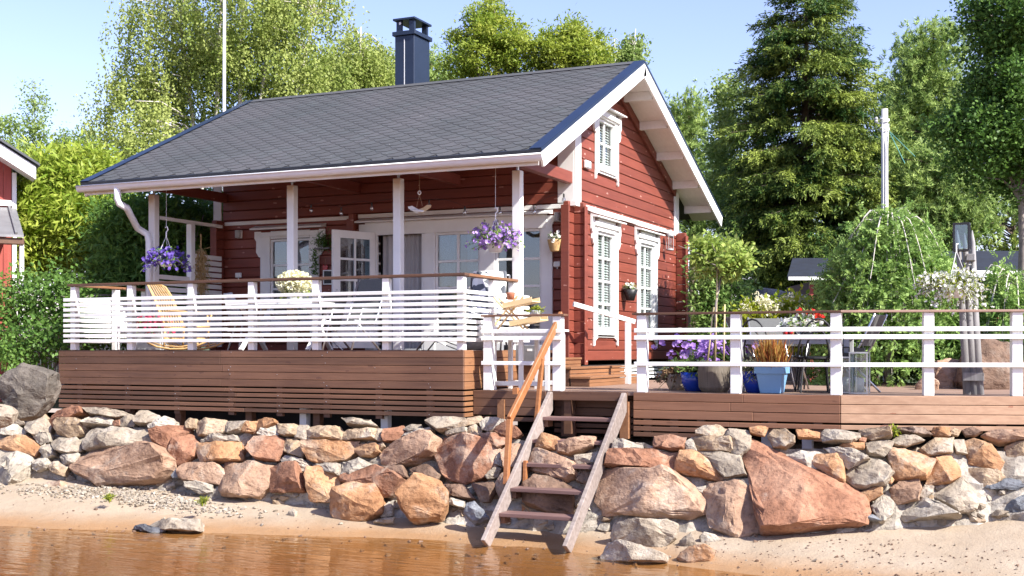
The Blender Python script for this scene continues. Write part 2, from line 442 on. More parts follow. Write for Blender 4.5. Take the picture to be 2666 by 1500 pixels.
# other two walls and the room behind the windows
mb = MB(); mb.box(XL, XL+T, YF+T+.01, YR, 2.0, 5.45); mb.box(XL, X0-T-.01, YR-T, YR, 2.0, 5.2); obj('rear_wall', mb, REDX, house)
mb = MB(); mb.box(XL+.3, X0-.9, 20.9, 21.0, 2.3, 4.7); mb.box(XL+.12, X0-.12, YF+.12, YR-.12, 2.18, 2.28); mb.box(XL+.12, X0-.12, YF+.12, YR-.12, 4.66, 4.74); obj('interior_wall', mb, WALLI, house)
mb = MB(); mb.box(X0-1.5, X0-1.45, YF+.9, YR-.2, 2.3, 6.0); obj('interior_screen', mb, WALLI, house)

def wpart(name, mb, m=WHITE, bev=.004, parent=None): return obj(name, mb, m, parent or house, bev=bev)
def wb(name, x0, x1, y0, y1, z0, z1, m=WHITE, bev=.004, parent=None):
    mb = MB(); mb.box(x0, x1, y0, y1, z0, z1); return wpart(name, mb, m, bev, parent)
# white belts and corner boards
wb('belt_trim', XL+.13, -11.53, YF-.035, YF-.003, 4.60, 4.665); wb('belt_trim', -11.35, X0-T-.04, YF-.035, YF-.003, 4.61, 4.68)
wb('belt_trim', X0+.003, X0+.05, 19.02, 24.12, 4.62, 4.70)
wb('corner_board', X0-.28, X0+.003, YF-.03, YF-.003, 4.70, roof_z(YF)-.2); wb('corner_board', X0+.003, X0+.03, YF-.028, YF+.24, 4.72, roof_z(YF)-.2)
wb('corner_board', X0+.003, X0+.03, YR-.26, YR+.03, 4.66, roof_z(YR-.2)-.2)
wb('corner_board', XL-.13, XL+.05, YF-.03, YF-.003, 4.66, roof_z(YF)-.2)
wb('corner_board', X0+.003, X0+.11, YF-.2, YF-.03, 4.62, 4.70)

def bracket_y(y, s, z, dz, x, m=WHITE):         # sawn bracket beside a gable window head, wide at the top
    P = [(x, y, z), (x, y+s*.13, z), (x, y+s*.13, z-.20*dz), (x, y+s*.085, z-.27*dz), (x, y+s*.10, z-.36*dz), (x, y+s*.05, z-.44*dz), (x, y, z-.46*dz)]
    mb = MB(); mb.prism(P, (.035, 0, 0)); return mb
def bracket_x(x, s, z, dz, y):
    P = [(x, y, z), (x+s*.13, y, z), (x+s*.13, y, z-.16*dz), (x+s*.09, y, z-.24*dz), (x+s*.095, y, z-.5*dz), (x+s*.03, y, z-.62*dz), (x, y, z-.62*dz)]
    mb = MB(); mb.prism(P, (0, -.03, 0)); return mb

def gable_window(y0, y1, z0, z1, zh, zb, rows, blind=True):
    # y0..y1, z0..z1 the glass; zh head of the trim, zb bottom of its feet
    W = thing_part('window', house)
    x = X0
    cw = .20
    for s, yy in ((-1, y0), (1, y1)):
        a, b = (yy-cw, yy-.03) if s < 0 else (yy+.03, yy+cw)
        cb = wb('casing', x+.004, x+.035, a, b, zb+.16, zh-.12, parent=W)
        P = [(x+.004, a, zb+.158), (x+.004, b, zb+.158)]
        P += [(x+.004, b, zb+.14), (x+.004, a+.05, zb+.09), (x+.004, a+.045, zb+.02), (x+.004, a, zb)] if s < 0 else [(x+.004, b, zb), (x+.004, b-.045, zb+.02), (x+.004, b-.05, zb+.09), (x+.004, a, zb+.14)]
        mb = MB(); mb.prism(P, (.031, 0, 0)); obj('foot', mb, WHITE, W)
        obj('bracket', bracket_y(a if s < 0 else b, s, zh-.06, 1.0, x+.006), WHITE, W)
    wb('head_board', x+.004, x+.045, y0-.03, y1+.03, z1+.05, zh-.06, parent=W)
    wb('head_mould', x+.036, x+.075, y0-cw-.02, y1+cw+.02, zh-.20, zh-.12, parent=W)
    mb = MB(); P = [(x+.004, 0, zh), (x+.15, 0, zh-.045), (x+.15, 0, zh-.065), (x+.004, 0, zh-.055)]
    mb.prism([(p[0], y0-cw-.12, p[2]) for p in P], (0, y1-y0+2*cw+.24, 0)); obj('drip_cap', mb, WHITE, W)
    wb('sill', x+.004, x+.06, y0-.03, y1+.03, z0-.14, z0-.02, parent=W)
    wb('apron', x+.004, x+.03, y0-.03, y1+.03, zb+.16, z0-.18, parent=W)
    wb('shadow_gap', x-.02, x+.003, y0-.03, y1+.03, z0-.19, z0-.13, DARK, 0, W)
    xg = x-.045
    for a, b in ((y0-.035, y0), (y1, y1+.035)): wb('sash', xg-.02, x+.004, a, b, z0-.02, z1+.05, parent=W)
    wb('sash', xg-.02, x+.003, y0, y1, z1, z1+.05, parent=W)
    wb('sash', xg-.02, x+.003, y0, y1, z0-.03, z0, parent=W)
    ym = (y0+y1)/2
    wb('muntin', xg-.01, xg+.022, ym-.022, ym+.022, z0, z1, parent=W)
    for i in range(1, rows):
        zz = z0+(z1-z0)*i/rows
        for a, b in ((y0, ym-.0225), (ym+.0225, y1)): wb('muntin', xg-.01, xg+.022, a, b, zz-.02, zz+.02, parent=W)
    mb = MB(); mb.box(xg-.008, xg-.002, y0, y1, z0, z1); obj('pane', mb, GLASS2, W)
    if blind:
        mb = MB(); z = z0+.015
        while z < z1:
            mb.add([(xg-.03, y0, z), (xg-.056, y0, z+.034), (xg-.056, y1, z+.034), (xg-.03, y1, z)], [(0,1,2,3)]); z += .046
        obj('blind', mb, BLIND, W)
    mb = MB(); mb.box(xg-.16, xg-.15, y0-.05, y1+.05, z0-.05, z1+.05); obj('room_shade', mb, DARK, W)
    return W
def thing_part(name, parent):
    o = bpy.data.objects.new(name, None); COL.objects.link(o); o.parent = parent; o.empty_display_size = .1; return o
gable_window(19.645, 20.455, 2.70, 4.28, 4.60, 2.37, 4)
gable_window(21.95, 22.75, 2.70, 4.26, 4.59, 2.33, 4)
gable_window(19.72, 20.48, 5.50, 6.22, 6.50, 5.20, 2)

# front window with roll of blinds
def front_window(x0, x1, z0, z1, rows, zh, W, curtain=None, blind=None):
    y = YF
    for a, b in ((x0-.04, x0), (x1, x1+.04)): wb('sash', a, b, y-.005, y+.06, z0-.03, z1+.04, parent=W)
    wb('sash', x0, x1, y-.004, y+.06, z1, z1+.04, parent=W); wb('sash', x0, x1, y-.004, y+.06, z0-.04, z0, parent=W)
    xm = (x0+x1)/2
    wb('muntin', xm-.024, xm+.024, y+.012, y+.05, z0, z1, parent=W)
    for i in range(1, rows):
        zz = z0+(z1-z0)*i/rows
        for a, b in ((x0, xm-.0245), (xm+.0245, x1)): wb('muntin', a, b, y+.012, y+.05, zz-.02, zz+.02, parent=W)
    mb = MB(); mb.box(x0, x1, y+.03, y+.036, z0, z1); obj('pane', mb, GLASS, W)
    if blind:
        mb = MB(); z = z0+.02
        while z < blind:
            mb.add([(x0, y+.075, z+.006*math.sin(z*40)), (x0, y+.10, z+.016), (x1, y+.10, z+.016), (x1, y+.075, z)], [(0,1,2,3)]); z += .048
        obj('blind', mb, BLIND, W)
    if curtain:
        for a, b in curtain: obj('curtain', drape(a, b, y+.14, z0-.03, z1+.03), CURTW, W, True)
def drape(x0, x1, y, z0, z1, amp=.025, per=.11):
    n = max(8, int((x1-x0)/.018)); mb = MB(); vs = []
    for j in range(2):
        for i in range(n+1):
            x = x0+(x1-x0)*i/n
            vs.append((x, y+amp*math.sin(x*2*math.pi/per+1.7*math.sin(x*9))*(1.0 if j == 0 else .7), (z0, z1)[j]))
    mb.add(vs, [(i, i+1, n+2+i, n+1+i) for i in range(n)]); return mb
W1 = thing_part('window', house)
front_window(-13.17, -12.39, 2.98, 4.27, 3, 4.55, W1, blind=3.95)
for a, b in ((-13.42, -13.21), (-12.35, -12.16)): wb('casing', a, b, YF-.04, YF-.003, 2.55, 4.44, parent=W1)
wb('head_board', -13.20, -12.36, YF-.03, YF-.003, 4.32, 4.46, parent=W1); wb('head_mould', -13.42, -12.16, YF-.07, YF-.041, 4.36, 4.44, parent=W1)
wb('apron', -13.20, -12.36, YF-.03, YF-.003, 2.72, 2.92, parent=W1)
obj('bracket', bracket_x(-13.42, -1, 4.46, .75, YF-.004), WHITE, W1); obj('bracket', bracket_x(-12.16, 1, 4.46, .75, YF-.004), WHITE, W1)
def dripx(x0, x1, z, W):
    mb = MB(); mb.prism([(x0, YF-.004, z), (x0, YF-.17, z-.055), (x0, YF-.17, z-.08), (x0, YF-.004, z-.07)], (x1-x0, 0, 0)); obj('drip_cap', mb, WHITE, W)
dripx(-13.56, -12.02, 4.565, W1)
PD_ = thing_part('glazed_front', house)
dripx(-11.34, -7.66, 4.60, PD_)
wb('head_board', -11.20, -7.76, YF-.05, YF-.003, 4.30, 4.525, parent=PD_)
obj('bracket', bracket_x(-11.20, -1, 4.50, .62, YF-.004), WHITE, PD_); obj('bracket', bracket_x(-7.76, 1, 4.50, .62, YF-.004), WHITE, PD_)
for a, b in ((-11.20, -11.0), (-10.04, -9.83), (-8.979, -8.701), (-7.859, -7.66)): wb('casing', a, b, YF-.045, YF-.003, 2.30, 4.299, parent=PD_)
for a, b in ((-10.999, -10.96), (-10.08, -10.041)): wb('door_frame', a, b, YF-.04, YF+.09, 2.30, 4.299, parent=PD_)
front_window(-9.79, -9.02, 2.46, 4.26, 4, 4.5, PD_, curtain=((-9.79, -9.52), (-9.30, -9.08)))
front_window(-8.66, -7.90, 2.46, 4.26, 4, 4.5, PD_, curtain=((-8.42, -8.22),))
for a, b in ((-9.83, -8.98), (-8.70, -7.86)): wb('bottom_panel', a, b, YF-.03, YF+.05, 2.26, 2.416, parent=PD_)
obj('curtain', drape(-10.94, -10.12, YF+.16, 2.32, 4.31, .035, .10), CURT, PD_, True)
wb('threshold', -10.95, -10.09, YF-.06, YF+.10, 2.295, 2.325, GREYP, .003, PD_)
# the door leaf standing open into the porch
DH = Vector((-11.02, YF-.05, 0)); DE = PY(863, 900, 17.74); DE.z = 0
du = (DE-DH).normalized(); dn = Vector((du.y, -du.x, 0))
if dn.y > 0: dn = -dn
DW = (DE-DH).length
DR = thing_part('door', house)
def dbox(name, a, b, z0, z1, t0, t1, m=WHITE):
    mb = MB(); P = [DH+du*a+dn*t0, DH+du*b+dn*t0, DH+du*b+dn*t1, DH+du*a+dn*t1]
    mb.prism([(p.x, p.y, z0) for p in P], (0, 0, z1-z0)); return obj(name, mb, m, DR, bev=.004)
dz0, dz1 = 2.335, 4.345
dbox('stile', 0, .11, dz0, dz1, 0, .05); dbox('stile', DW-.15, DW, dz0, dz1, 0, .05)
dbox('rail', .11, DW-.15, dz1-.13, dz1, 0, .05); dbox('rail', .11, DW-.15, dz0, dz0+.10, 0, .05); dbox('rail', .11, DW-.15, 3.05, 3.16, 0, .05)
dbox('panel', .11, DW-.15, dz0+.10, 3.05, .012, .038)
mid = (.11+DW-.15)/2
dbox('muntin', mid-.02, mid+.02, 3.16, dz1-.13, .005, .045)
for zz in (3.50, 3.86): dbox('muntin', .11, mid-.0205, zz-.02, zz+.02, .006, .044); dbox('muntin', mid+.0205, DW-.15, zz-.02, zz+.02, .006, .044)
dbox('pane', .11, DW-.15, 3.16, dz1-.13, .022, .028, GLASS)
mb = MB(); hp = DH+du*(DW-.07); mb.tube([hp+dn*.05+Vector((0,0,3.2)), hp+dn*.10+Vector((0,0,3.2)), hp+dn*.10-du*.13+Vector((0,0,3.19))], .011, 8); mb.lathe([(.02,0),(.02,.012)], (0,0,0), 10)
mb.v[-20:] = [tuple(hp+dn*.055+Vector((p[0]*du.x, p[0]*du.y, 3.32+p[1]))+dn*p[2]) for p in mb.v[-20:]]
obj('handle', mb, SILVER, DR)

# ------------------------------------------------------------------ roof
def shingle_material():
    m, t, b = nodes('bitumen_shingle')
    p = pos(t); f = noise(t, p, .55, 3); g = noise(t, p, 260, 2, .6); f2 = noise(t, p, 3.2, 4)
    c = ramp(t, f, [(.35, (.052,.056,.060)), (.65, (.074,.072,.078))])
    c = mix(t, ramp(t, g, [(.35, (.35,.35,.35)), (.7, (0,0,0))]), c, (.035,.035,.038))
    c = mix(t, ramp(t, f2, [(.5, (0,0,0)), (.72, (.4,.4,.4))]), c, (.066,.080,.084))
    c = mix(t, ramp(t, noise(t, p, 21, 2, .4), [(.79, (0,0,0)), (.80, (.7,.7,.7))]), c, (.7,.7,.68))
    c = vary(t, c, .07)
    t.links.new(c, b.inputs['Base Color']); b.inputs['Roughness'].default_value = .88
    bump(t, b, g, .004, .4); return m
SHING = shingle_material()
roof = None
def slope_pt(x, s, h=0, front=True):     # s metres up the slope from the eave, h above the skin
    if front:
        L = math.hypot(1, SF); uy, uz = 1/L, SF/L
        return Vector((x, EY+uy*s-uz*h, EZ+uz*s+uy*h))
    L = math.hypot(1, SB); uy, uz = 1/L, SB/L
    return Vector((x, BY-uy*s+uz*h, BZ+uz*s+uy*h))
LF = math.hypot(RY-EY, RZ-EZ); LB = math.hypot(BY-RY, RZ-BZ)
def slope_box(name, x0, x1, s0, s1, h0, h1, m, front=True, parent=None, bev=0):
    P = [slope_pt(x0, s0, h0, front), slope_pt(x0, s1, h0, front), slope_pt(x0, s1, h1, front), slope_pt(x0, s0, h1, front)]
    mb = MB(); mb.prism(P, (x1-x0, 0, 0)); return obj(name, mb, m, parent or house, bev=bev)
roof = slope_box('roof', XRL+.03, XR-.03, 0, LF, -.055, -.012, SHING)
slope_box('roof_deck', XRL+.03, XR-.03, 0, LB-.02, -.055, -.0, SHING, False)
slope_box('porch_ceiling', XRL+.05, X0-.002, .03, LF-.06, -.085, -.058, REDX)
slope_box('soffit', X0+.002, XR-.05, .03, LF-.06, -.13, -.058, WHITEG)
for i in range(11):                       # white soffit boards under the rear verge
    slope_box('soffit_board', X0+.002, XR-.05, .06+i*(LB-.1)/11, .06+(i+1)*(LB-.1)/11-.004, -.13, -.058, WHITEG, False)
# shingle tabs: rows 0.16 m apart, tabs 0.365 m apart
def tab_mesh():
    mb = MB(); lo, hi = .013, .002
    out = [(-.092, 0), (.092, 0), (.182, .12), (.182, .32), (-.182, .32), (-.182, .12)]
    hh = lambda s: lo-(lo-hi)*s/.32
    vs = [(x, s, hh(s)) for x, s in out]+[(x, s, hh(s)-.012) for x, s in out]
    mb.add(vs, [(0,1,2,3,4,5)]+[(i, 6+i, 6+(i+1) % 6, (i+1) % 6) for i in range(6)])
    return mb
tm = tab_mesh(); Lq = math.hypot(1, SF)
SM = Matrix(((1,0,0),(0,1/Lq,-SF/Lq),(0,SF/Lq,1/Lq)))
tabs = []
nrow = int(LF/.16)
for r in range(nrow):
    x = XRL+.22+(.1825 if r % 2 else 0)
    while x < XR-.2:
        p = slope_pt(x, .0+r*.16, -.010); tabs.append((depth(p), p)); x += .365
tabs.sort(key=lambda a: a[0])
tme = MB(); tme.v = [tuple(SM @ Vector(p)) for p in tm.v]; tme.f = tm.f; tme = tme.mesh('shingle'); tme.materials.append(SHING)
TAR = solid('bitumen_core', (.012,.012,.014), .9); tme.materials.append(TAR)
for i, pl in enumerate(tme.polygons): pl.material_index = 0 if i == 0 else 1
for d, p in tabs[:300]:
    o = link('shingle', tme, None, roof); o.location = p; o.rotation_euler = (R(random.uniform(-.12, .12)), 0, 0)
mb = MB()
for d, p in tabs[300:]: mb.add([SM @ Vector(q)+p for q in tm.v], tm.f)
sf = obj('shingle_field', mb, SHING, roof, kind='stuff'); sf.data.materials.append(TAR)
for i, pl in enumerate(sf.data.polygons): pl.material_index = 0 if i % 7 == 0 else 1
mb = MB()                                # ridge caps
P = [slope_pt(XRL+.03, LF-.16, .016), slope_pt(XRL+.03, LF+.005, .02), slope_pt(XRL+.03, LB+.005, .02, False), slope_pt(XRL+.03, LB-.16, .016, False), slope_pt(XRL+.03, LB-.16, .006, False), slope_pt(XRL+.03, LF-.16, .004)]
mb.prism(P, (XR-XRL-.06, 0, 0)); obj('ridge_cap', mb, SHING, house)
for x0, x1 in ((XR-.17, XR+.015), (XRL-.015, XRL+.16)):
    for fr, L in ((True, LF), (False, LB)):
        slope_box('verge_flashing', x0, x1, -.02, L-.02, .012, .026, METALD, fr, bev=.003)
for xa, xb in ((XR-.03, XR+.018), (XRL-.018, XRL+.03)):
    for fr, L in ((True, LF), (False, LB)):
        slope_box('verge_trim', xa+.004, xb, -.02, L, -.03, .0115, METALD, fr)
        bb = slope_box('barge_board', xa, xb-.008, -.02, L+.02 if fr else L-.062, -.255, -.031, WHITE, fr, bev=.004)
# purlin ends, white under the verge, red strip where the wall meets them
for y in (20.95, 21.84, 22.88, 23.93, 24.9):
    z = roof_z(y)-.15
    wb('purlin', X0+.002, XR-.05, y-.045, y+.045, z-.13, z+.02, WHITEG)
for y in (19.4, 18.0, 16.9):
    z = roof_z(y)-.15; wb('purlin', X0+.002, XR-.05, y-.045, y+.045, z-.13, z+.02, WHITEG)
mb = MB(); P = [slope_pt(X0+.003, s, h, False) for s, h in ((1.45, -.135), (LB-.2, -.135), (LB-.2, -.30), (1.45, -.30))]; mb.prism(P, (.045, 0, 0)); obj('wall_cap_board', mb, REDY, house, bev=.004)
# fascia, drip edge, gutter, downpipe
mb = MB(); mb.box(XRL+.04, XR-.05, EY+.02, EY+.05, EZ-.22, EZ-.062); obj('fascia_board', mb, WHITE, house)
mb = MB(); mb.prism([(XRL+.0, EY+.05, EZ+.018), (XRL, EY-.035, EZ-.012), (XRL, EY-.035, EZ-.062), (XRL, EY+.045, EZ-.062)], (XR-XRL-.0, 0, 0)); obj('drip_edge', mb, BLACK, house)
mb = MB(); n = 9; prof = []
for i in range(n+1):
    a = math.pi+math.pi*i/n; prof.append((EY-.055+.062*math.cos(a), EZ-.095+.085*math.sin(a)))
prof = [(EY-.125, EZ-.085)]+prof+[(EY+.006, EZ-.085)]
GX0, GX1 = XRL-.02, XR+.06
vs = [(GX0, y, z) for y, z in prof]+[(GX1, y, z) for y, z in prof]; m_ = len(prof)
mb.add(vs, [(i, i+1, m_+i+1, m_+i) for i in range(m_-1)]); mb.add([(GX0, y, z) for y, z in prof], [tuple(range(m_))]); mb.add([(GX1, y, z) for y, z in prof], [tuple(range(m_))])
mb.tube([(GX0, EY-.122, EZ-.085), (GX1, EY-.122, EZ-.085)], .012, 6)
gut = obj('gutter', mb, GUTM, house, True)
dp = [PY(306, 505, EY-.05)]
px = dp[0].x; py2 = 16.42; z0 = dp[0].z
xd = PY(388, 700, py2).x
mb = MB(); mb.tube([(px, EY-.05, z0+.12), (px, EY-.05, z0-.08), (px+.02, EY-.03, z0-.16), (px+.1, EY+.05, z0-.22), (xd-.16, py2-.1, z0-.50), (xd-.03, py2-.01, z0-.60), (xd, py2, z0-.72), (xd, py2, 2.3)], .058, 12)
obj('downpipe', mb, GUTM, house, True)
# porch frame
PYB = 16.5
posts = [PY(389, 500, PYB).x+.065, PY(749, 500, PYB).x+.065, PY(1025, 500, PYB).x+.065, PY(1335, 500, PYB).x+.065]
wb('porch_beam', posts[0]-.25, X0+.02, PYB-.05, PYB+.11, 5.02, 5.20, REDX, .006)
for x in posts:
    wb('porch_post', x-.065, x+.065, PYB-.03, PYB+.10, 2.3, 4.94, WHITE, .008)
    mb = MB(); mb.lathe([(.02,4.94),(.02,5.0),(.05,5.0),(.05,5.02)], (x, PYB+.035, 0), 8); obj('post_shoe', mb, SILVER, house)
for u, v in ((591, 528), (938, 502), (1198, 482)):
    p = PY(u, v, YF-.02); wb('tie_beam', p.x-.1, p.x, PYB+.12, YF-.003, p.z, p.z+.17, REDY, .006)
wb('tie_beam', X0-.14, X0-.02, 15.95, YF-.035, 5.0, 5.19, REDY, .006)
for i in range(9):
    y = 15.95+i*.29
# chimney
CX0, CX1, CY0, CY1 = -11.63, -11.215, 20.36, 20.36+.62
CH = thing_part('chimney', house)
mb = MB(); mb.box(CX0, CX1, CY0, CY1, 7.0, 8.25); obj('shaft', mb, CHIM, CH, bev=.008)
mb = MB(); mb.box((CX0+CX1)/2-.006, (CX0+CX1)/2+.006, CY0-.008, CY0-.001, 7.15, 8.18); obj('seam', mb, GUTM, CH)
mb = MB(); mb.box(CX0-.04, CX1+.04, CY0-.04, CY1+.04, 8.251, 8.33); obj('collar', mb, CHIM, CH, bev=.006)
for x, y in ((CX0+.07, CY0+.06), (CX1-.07, CY0+.06), (CX0+.07, CY1-.06), (CX1-.07, CY1-.06)):
    mb = MB(); mb.box(x-.055, x+.055, y-.03, y+.03, 8.331, 8.54); obj('cap_leg', mb, CHIM, CH)
mb = MB(); mb.box(CX0-.03, CX1+.03, CY0-.03, CY1+.03, 8.541, 8.58); obj('rain_cap', mb, CHIM, CH, bev=.004)
mb = MB(); mb.lathe([(.025,0),(.025,.006)], (0,0,0), 12); mb.xf(Matrix.Translation((CX0+.10, CY0+.022, 8.49)) @ Matrix.Rotation(R(90), 4, 'X')); obj('tag', mb, WHITE, CH)
# plinth slats under the gable
for i in range(4):
    z = 1.775+i*.07; wb('plinth_slat', X0+.02, X0+.045, 20.75, 23.7, z, z+.045, WHITEW, .003)
mb = MB(); mb.box(XL+.2, X0-.1, YF+.2, YR-.1, 1.2, 2.05); obj('foundation', mb, DARK, house)
settle(house, (-10.8, 21.4, 1.5))
# ------------------------------------------------------------------ upper terrace
DL, DRX, DY = -14.51, -7.37, 14.75
terr = thing('terrace', 'raised brown timber terrace with white slatted railing in front of the cottage', 'terrace')
mb = MB(); mb.box(DL+.03, DRX-.03, DY+.03, YF-.27, 2.26, 2.299); obj('deck_floor', mb, BROWNX, terr)
rows = [(2.3-.107*(i+1)+.006, 2.3-.107*i) for i in range(5)]
z = 2.3-.535-.018
for i in range(5): rows.append((z-.052, z)); z -= .0735
def boards(name, x0, x1, y0, y1, rr, m, parent, joints=(), axis='X'):
    for za, zb in rr:
        cuts = [x0]+sorted(j+random.uniform(-.25, .25) for j in joints)+[x1] if axis == 'X' else [x0, x1]
        for a, b in zip(cuts[:-1], cuts[1:]):
            mb = MB(); dy = random.uniform(-.002, .002)
            mb.box(a+.002, b-.002, y0+dy, y1+dy, za, zb); obj(name, mb, m, parent, bev=.004)
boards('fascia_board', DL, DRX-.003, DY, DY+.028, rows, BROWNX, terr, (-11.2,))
mb = MB()
for za, zb in rows:                      # screw heads, a few of them standing proud and pale
    for x in (-14.1, -13.15, -12.2, -11.2, -10.35, -9.55, -8.7, -7.9):
        for dz in ((.28, .72) if zb-za > .08 else (.5,)):
            if random.random() < .62: continue
            s = random.uniform(.003, .006); xx = x+random.uniform(-.06, .06); zz = za+(zb-za)*dz; mb.box(xx-s, xx+s, DY-.006, DY-.0025, zz-s, zz+s)
obj('screw', mb, SILVER, terr, kind='stuff')
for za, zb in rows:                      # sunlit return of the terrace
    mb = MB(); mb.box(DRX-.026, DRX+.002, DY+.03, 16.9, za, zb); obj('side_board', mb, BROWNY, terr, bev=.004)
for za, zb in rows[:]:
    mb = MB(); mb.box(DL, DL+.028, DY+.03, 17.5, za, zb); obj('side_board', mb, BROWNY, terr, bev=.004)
for x in (-14.1, -13.15, -12.2, -11.2, -10.35, -9.55, -8.7, -7.9):
    mb = MB(); mb.box(x-.05, x+.05, DY+.031, DY+.09, 1.35, 2.25); obj('batten', mb, BROWNX, terr)
for x in (-13.2, -12.3, -11.0, -10.05, -9.82, -8.7):
    mb = MB(); mb.box(x-.055, x+.055, DY+.18, DY+.29, .9, 1.5); obj('support_post', mb, WHITEW if x in (-10.05, -8.7) else BROWNX, terr)
mb = MB(); mb.box(DL+.2, DRX-.1, 15.5, 15.55, .9, 2.25); obj('underdeck_shade', mb, DARK, terr)  # dark sheet standing in for the shade under the terrace
# railing: posts with a slanted outer face, nine slats, brown handrail
def rail_post(x0, x1, y, z0, z1, zs, parent):   # outer face leans in below zs as on site
    mb = MB(); d = .095
    mb.prism([(x0, y, z0), (x0, y-.02, zs), (x0, y, zs+.02), (x0, y, z1), (x0, y+d, z1), (x0, y+d, z0)], (x1-x0, 0, 0)); obj('rail_post', mb, WHITE, parent, bev=.004)
for u0, u1 in ((178, 205), (331, 347), (483, 511), (645, 664), (808, 836), (997, 1012), (1187, 1212)):
    a, b = PY(u0, 800, DY+.02).x, PY(u1, 800, DY+.02).x; w_ = .10; c = (a+b)/2
    c = min(max(c, DL+.27), DRX-.055)
    mb = MB(); mb.box(c-w_/2, c+w_/2, DY+.0, DY+.10, 2.303, 3.295); obj('rail_post', mb, WHITE, terr, bev=.005)
slz = [3.087, 3.008, 2.927, 2.846, 2.765, 2.684, 2.603, 2.522, 2.441]
SLL = PY(166, 776, DY-.03).x
for zc in slz:
    cutx = [SLL, -11.2+random.uniform(-.05, .05), DRX+.03]
    for a, b in zip(cutx[:-1], cutx[1:]):
        mb = MB(); e = random.uniform(-.003, .003); mb.box(a, b, DY-.045, DY-.002, zc-.024+e, zc+.024+e); obj('slat', mb, WHITEW, terr, bev=.004)
    mb = MB(); mb.box(DRX+.002, DRX+.045, DY-.044, 16.86, zc-.024, zc+.024); obj('slat', mb, WHITE, terr, bev=.004)
    mb = MB(); mb.box(SLL, SLL+.04, DY+.0, 16.9, zc-.024, zc+.024); obj('slat', mb, WHITE, terr, bev=.004)
mb = MB(); mb.box(PY(177, 741, DY).x, DRX+.03, DY-.02, DY+.115, 3.3, 3.337); obj('handrail', mb, BROWNX, terr, bev=.004)
mb = MB(); mb.box(DRX-.10, DRX+.032, DY+.117, 16.62, 3.3, 3.337); obj('handrail', mb, BROWNY, terr, bev=.004)
mb = MB(); mb.box(SLL+.06, SLL+.19, DY+.117, 16.9, 3.3, 3.337); obj('handrail', mb, BROWNY, terr, bev=.004)
for y in (15.75, 16.45):
    mb = MB(); mb.box(DRX-.09, DRX+.0, y-.05, y+.05, 2.303, 3.297); obj('rail_post', mb, WHITE, terr, bev=.005)
    mb = MB(); mb.box(SLL+.075, SLL+.165, y-.05, y+.05, 2.303, 3.297); obj('rail_post', mb, WHITE, terr, bev=.005)
settle(terr, (-10.9, 15.5, 1.4))

# slatted privacy screen at the far end of the porch
scr = thing('privacy_screen', 'white slatted privacy screen closing the far end of the porch', 'screen')
sx = posts[0]+.02
mb = MB(); mb.box(sx-.04, sx+.04, 16.62, YF-.28, 4.53, 4.585); obj('top_rail', mb, WHITE, scr)
mb = MB(); mb.box(sx-.055, sx+.055, 17.42, 17.53, 2.302, 4.527); obj('post', mb, WHITE, scr, bev=.005)
for a, b, top in ((16.61, 17.415, 3.55), (17.535, YF-.28, 3.98)):
    z = 2.36
    while z < top:
        mb = MB(); mb.box(sx-.02, sx+.02, a, b, z, z+.075); obj('slat', mb, WHITEG, scr); z += .105
settle(scr, (sx, 17.5, 2.3))

# ------------------------------------------------------------------ lower deck
LZ, LY = 1.757, 15.03
KX = -2.475
ldir = Vector((math.cos(R(15.9)), math.sin(R(15.9)), 0)); lnorm = Vector((-ldir.y, ldir.x, 0))   # inward
KP = Vector((KX, LY, 0)); LEN2 = 6.5
low = thing('lower_deck', 'low brown timber deck with white rail fence beside the cottage', 'deck')
mb = MB(); P = [(DRX+.005, LY+.03, LZ-.04), (KX, LY+.03, LZ-.04), tuple(KP+ldir*LEN2+lnorm*.03+Vector((0,0,LZ-.04))), (3.5, 21.5, LZ-.04), (X0+.25, 21.5, LZ-.04), (X0+.25, YF-.3, LZ-.04), (DRX+.005, YF-.3, LZ-.04)]
mb.prism(P, (0, 0, .039))
DECKT = wood('deck_top_boards', (.20,.12,.085), (.33,.22,.165), 'X', .7, .1)
obj('deck_floor', mb, DECKT, low)
lrows = [(LZ-.105, LZ), (LZ-.217, LZ-.111), (LZ-.329, LZ-.223), (LZ-.41, LZ-.353), (LZ-.487, LZ-.432), (LZ-.56, LZ-.507)]
boards('fascia_board', DRX+.004, -6.30, LY, LY+.028, lrows[:4], BROWNX, low)
boards('fascia_board', -5.08, KX-.003, LY, LY+.028, lrows[:4], wood('brown_stain_sunny', (.165,.072,.038), (.27,.132,.074), 'X', .6, .12, knots=(.10,.04,.02), kn=.5), low, (-3.7,))  # lighter copy of the brown stain, sunlight put into its colour
boards('fascia_board', -5.08, -3.72, LY, LY+.028, lrows[4:], BROWNX, low)
boards('fascia_board', -6.30, -5.08, LY+.30, LY+.33, lrows, BROWNX, low)
def lbox(name, s0, s1, t0, t1, z0, z1, m, parent, bev=.004):   # along the turned front of the deck
    Q = [KP+ldir*s0+lnorm*t0, KP+ldir*s1+lnorm*t0, KP+ldir*s1+lnorm*t1, KP+ldir*s0+lnorm*t1]
    mb = MB(); mb.prism([(p.x, p.y, z0) for p in Q], (0, 0, z1-z0)); return obj(name, mb, m, parent, bev=bev)
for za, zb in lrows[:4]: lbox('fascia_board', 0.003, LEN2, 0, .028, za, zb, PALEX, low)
for x in (-6.9, -6.0, -4.9, -4.55, -4.2, -3.3, -2.75):
    mb = MB(); mb.box(x-.05, x+.05, LY+.031, LY+.1, 1.2, 1.71); obj('batten', mb, BROWNX, low)
mb = MB(); mb.box(-6.99, -6.89, LY-.03, LY-.001, 1.28, LZ-.12); obj('batten', mb, BROWNY, low)
for s in (.5, 1.15, 1.8, 2.6): lbox('batten', s, s+.1, .031, .1, 1.25, 1.71, BROWNX, low)
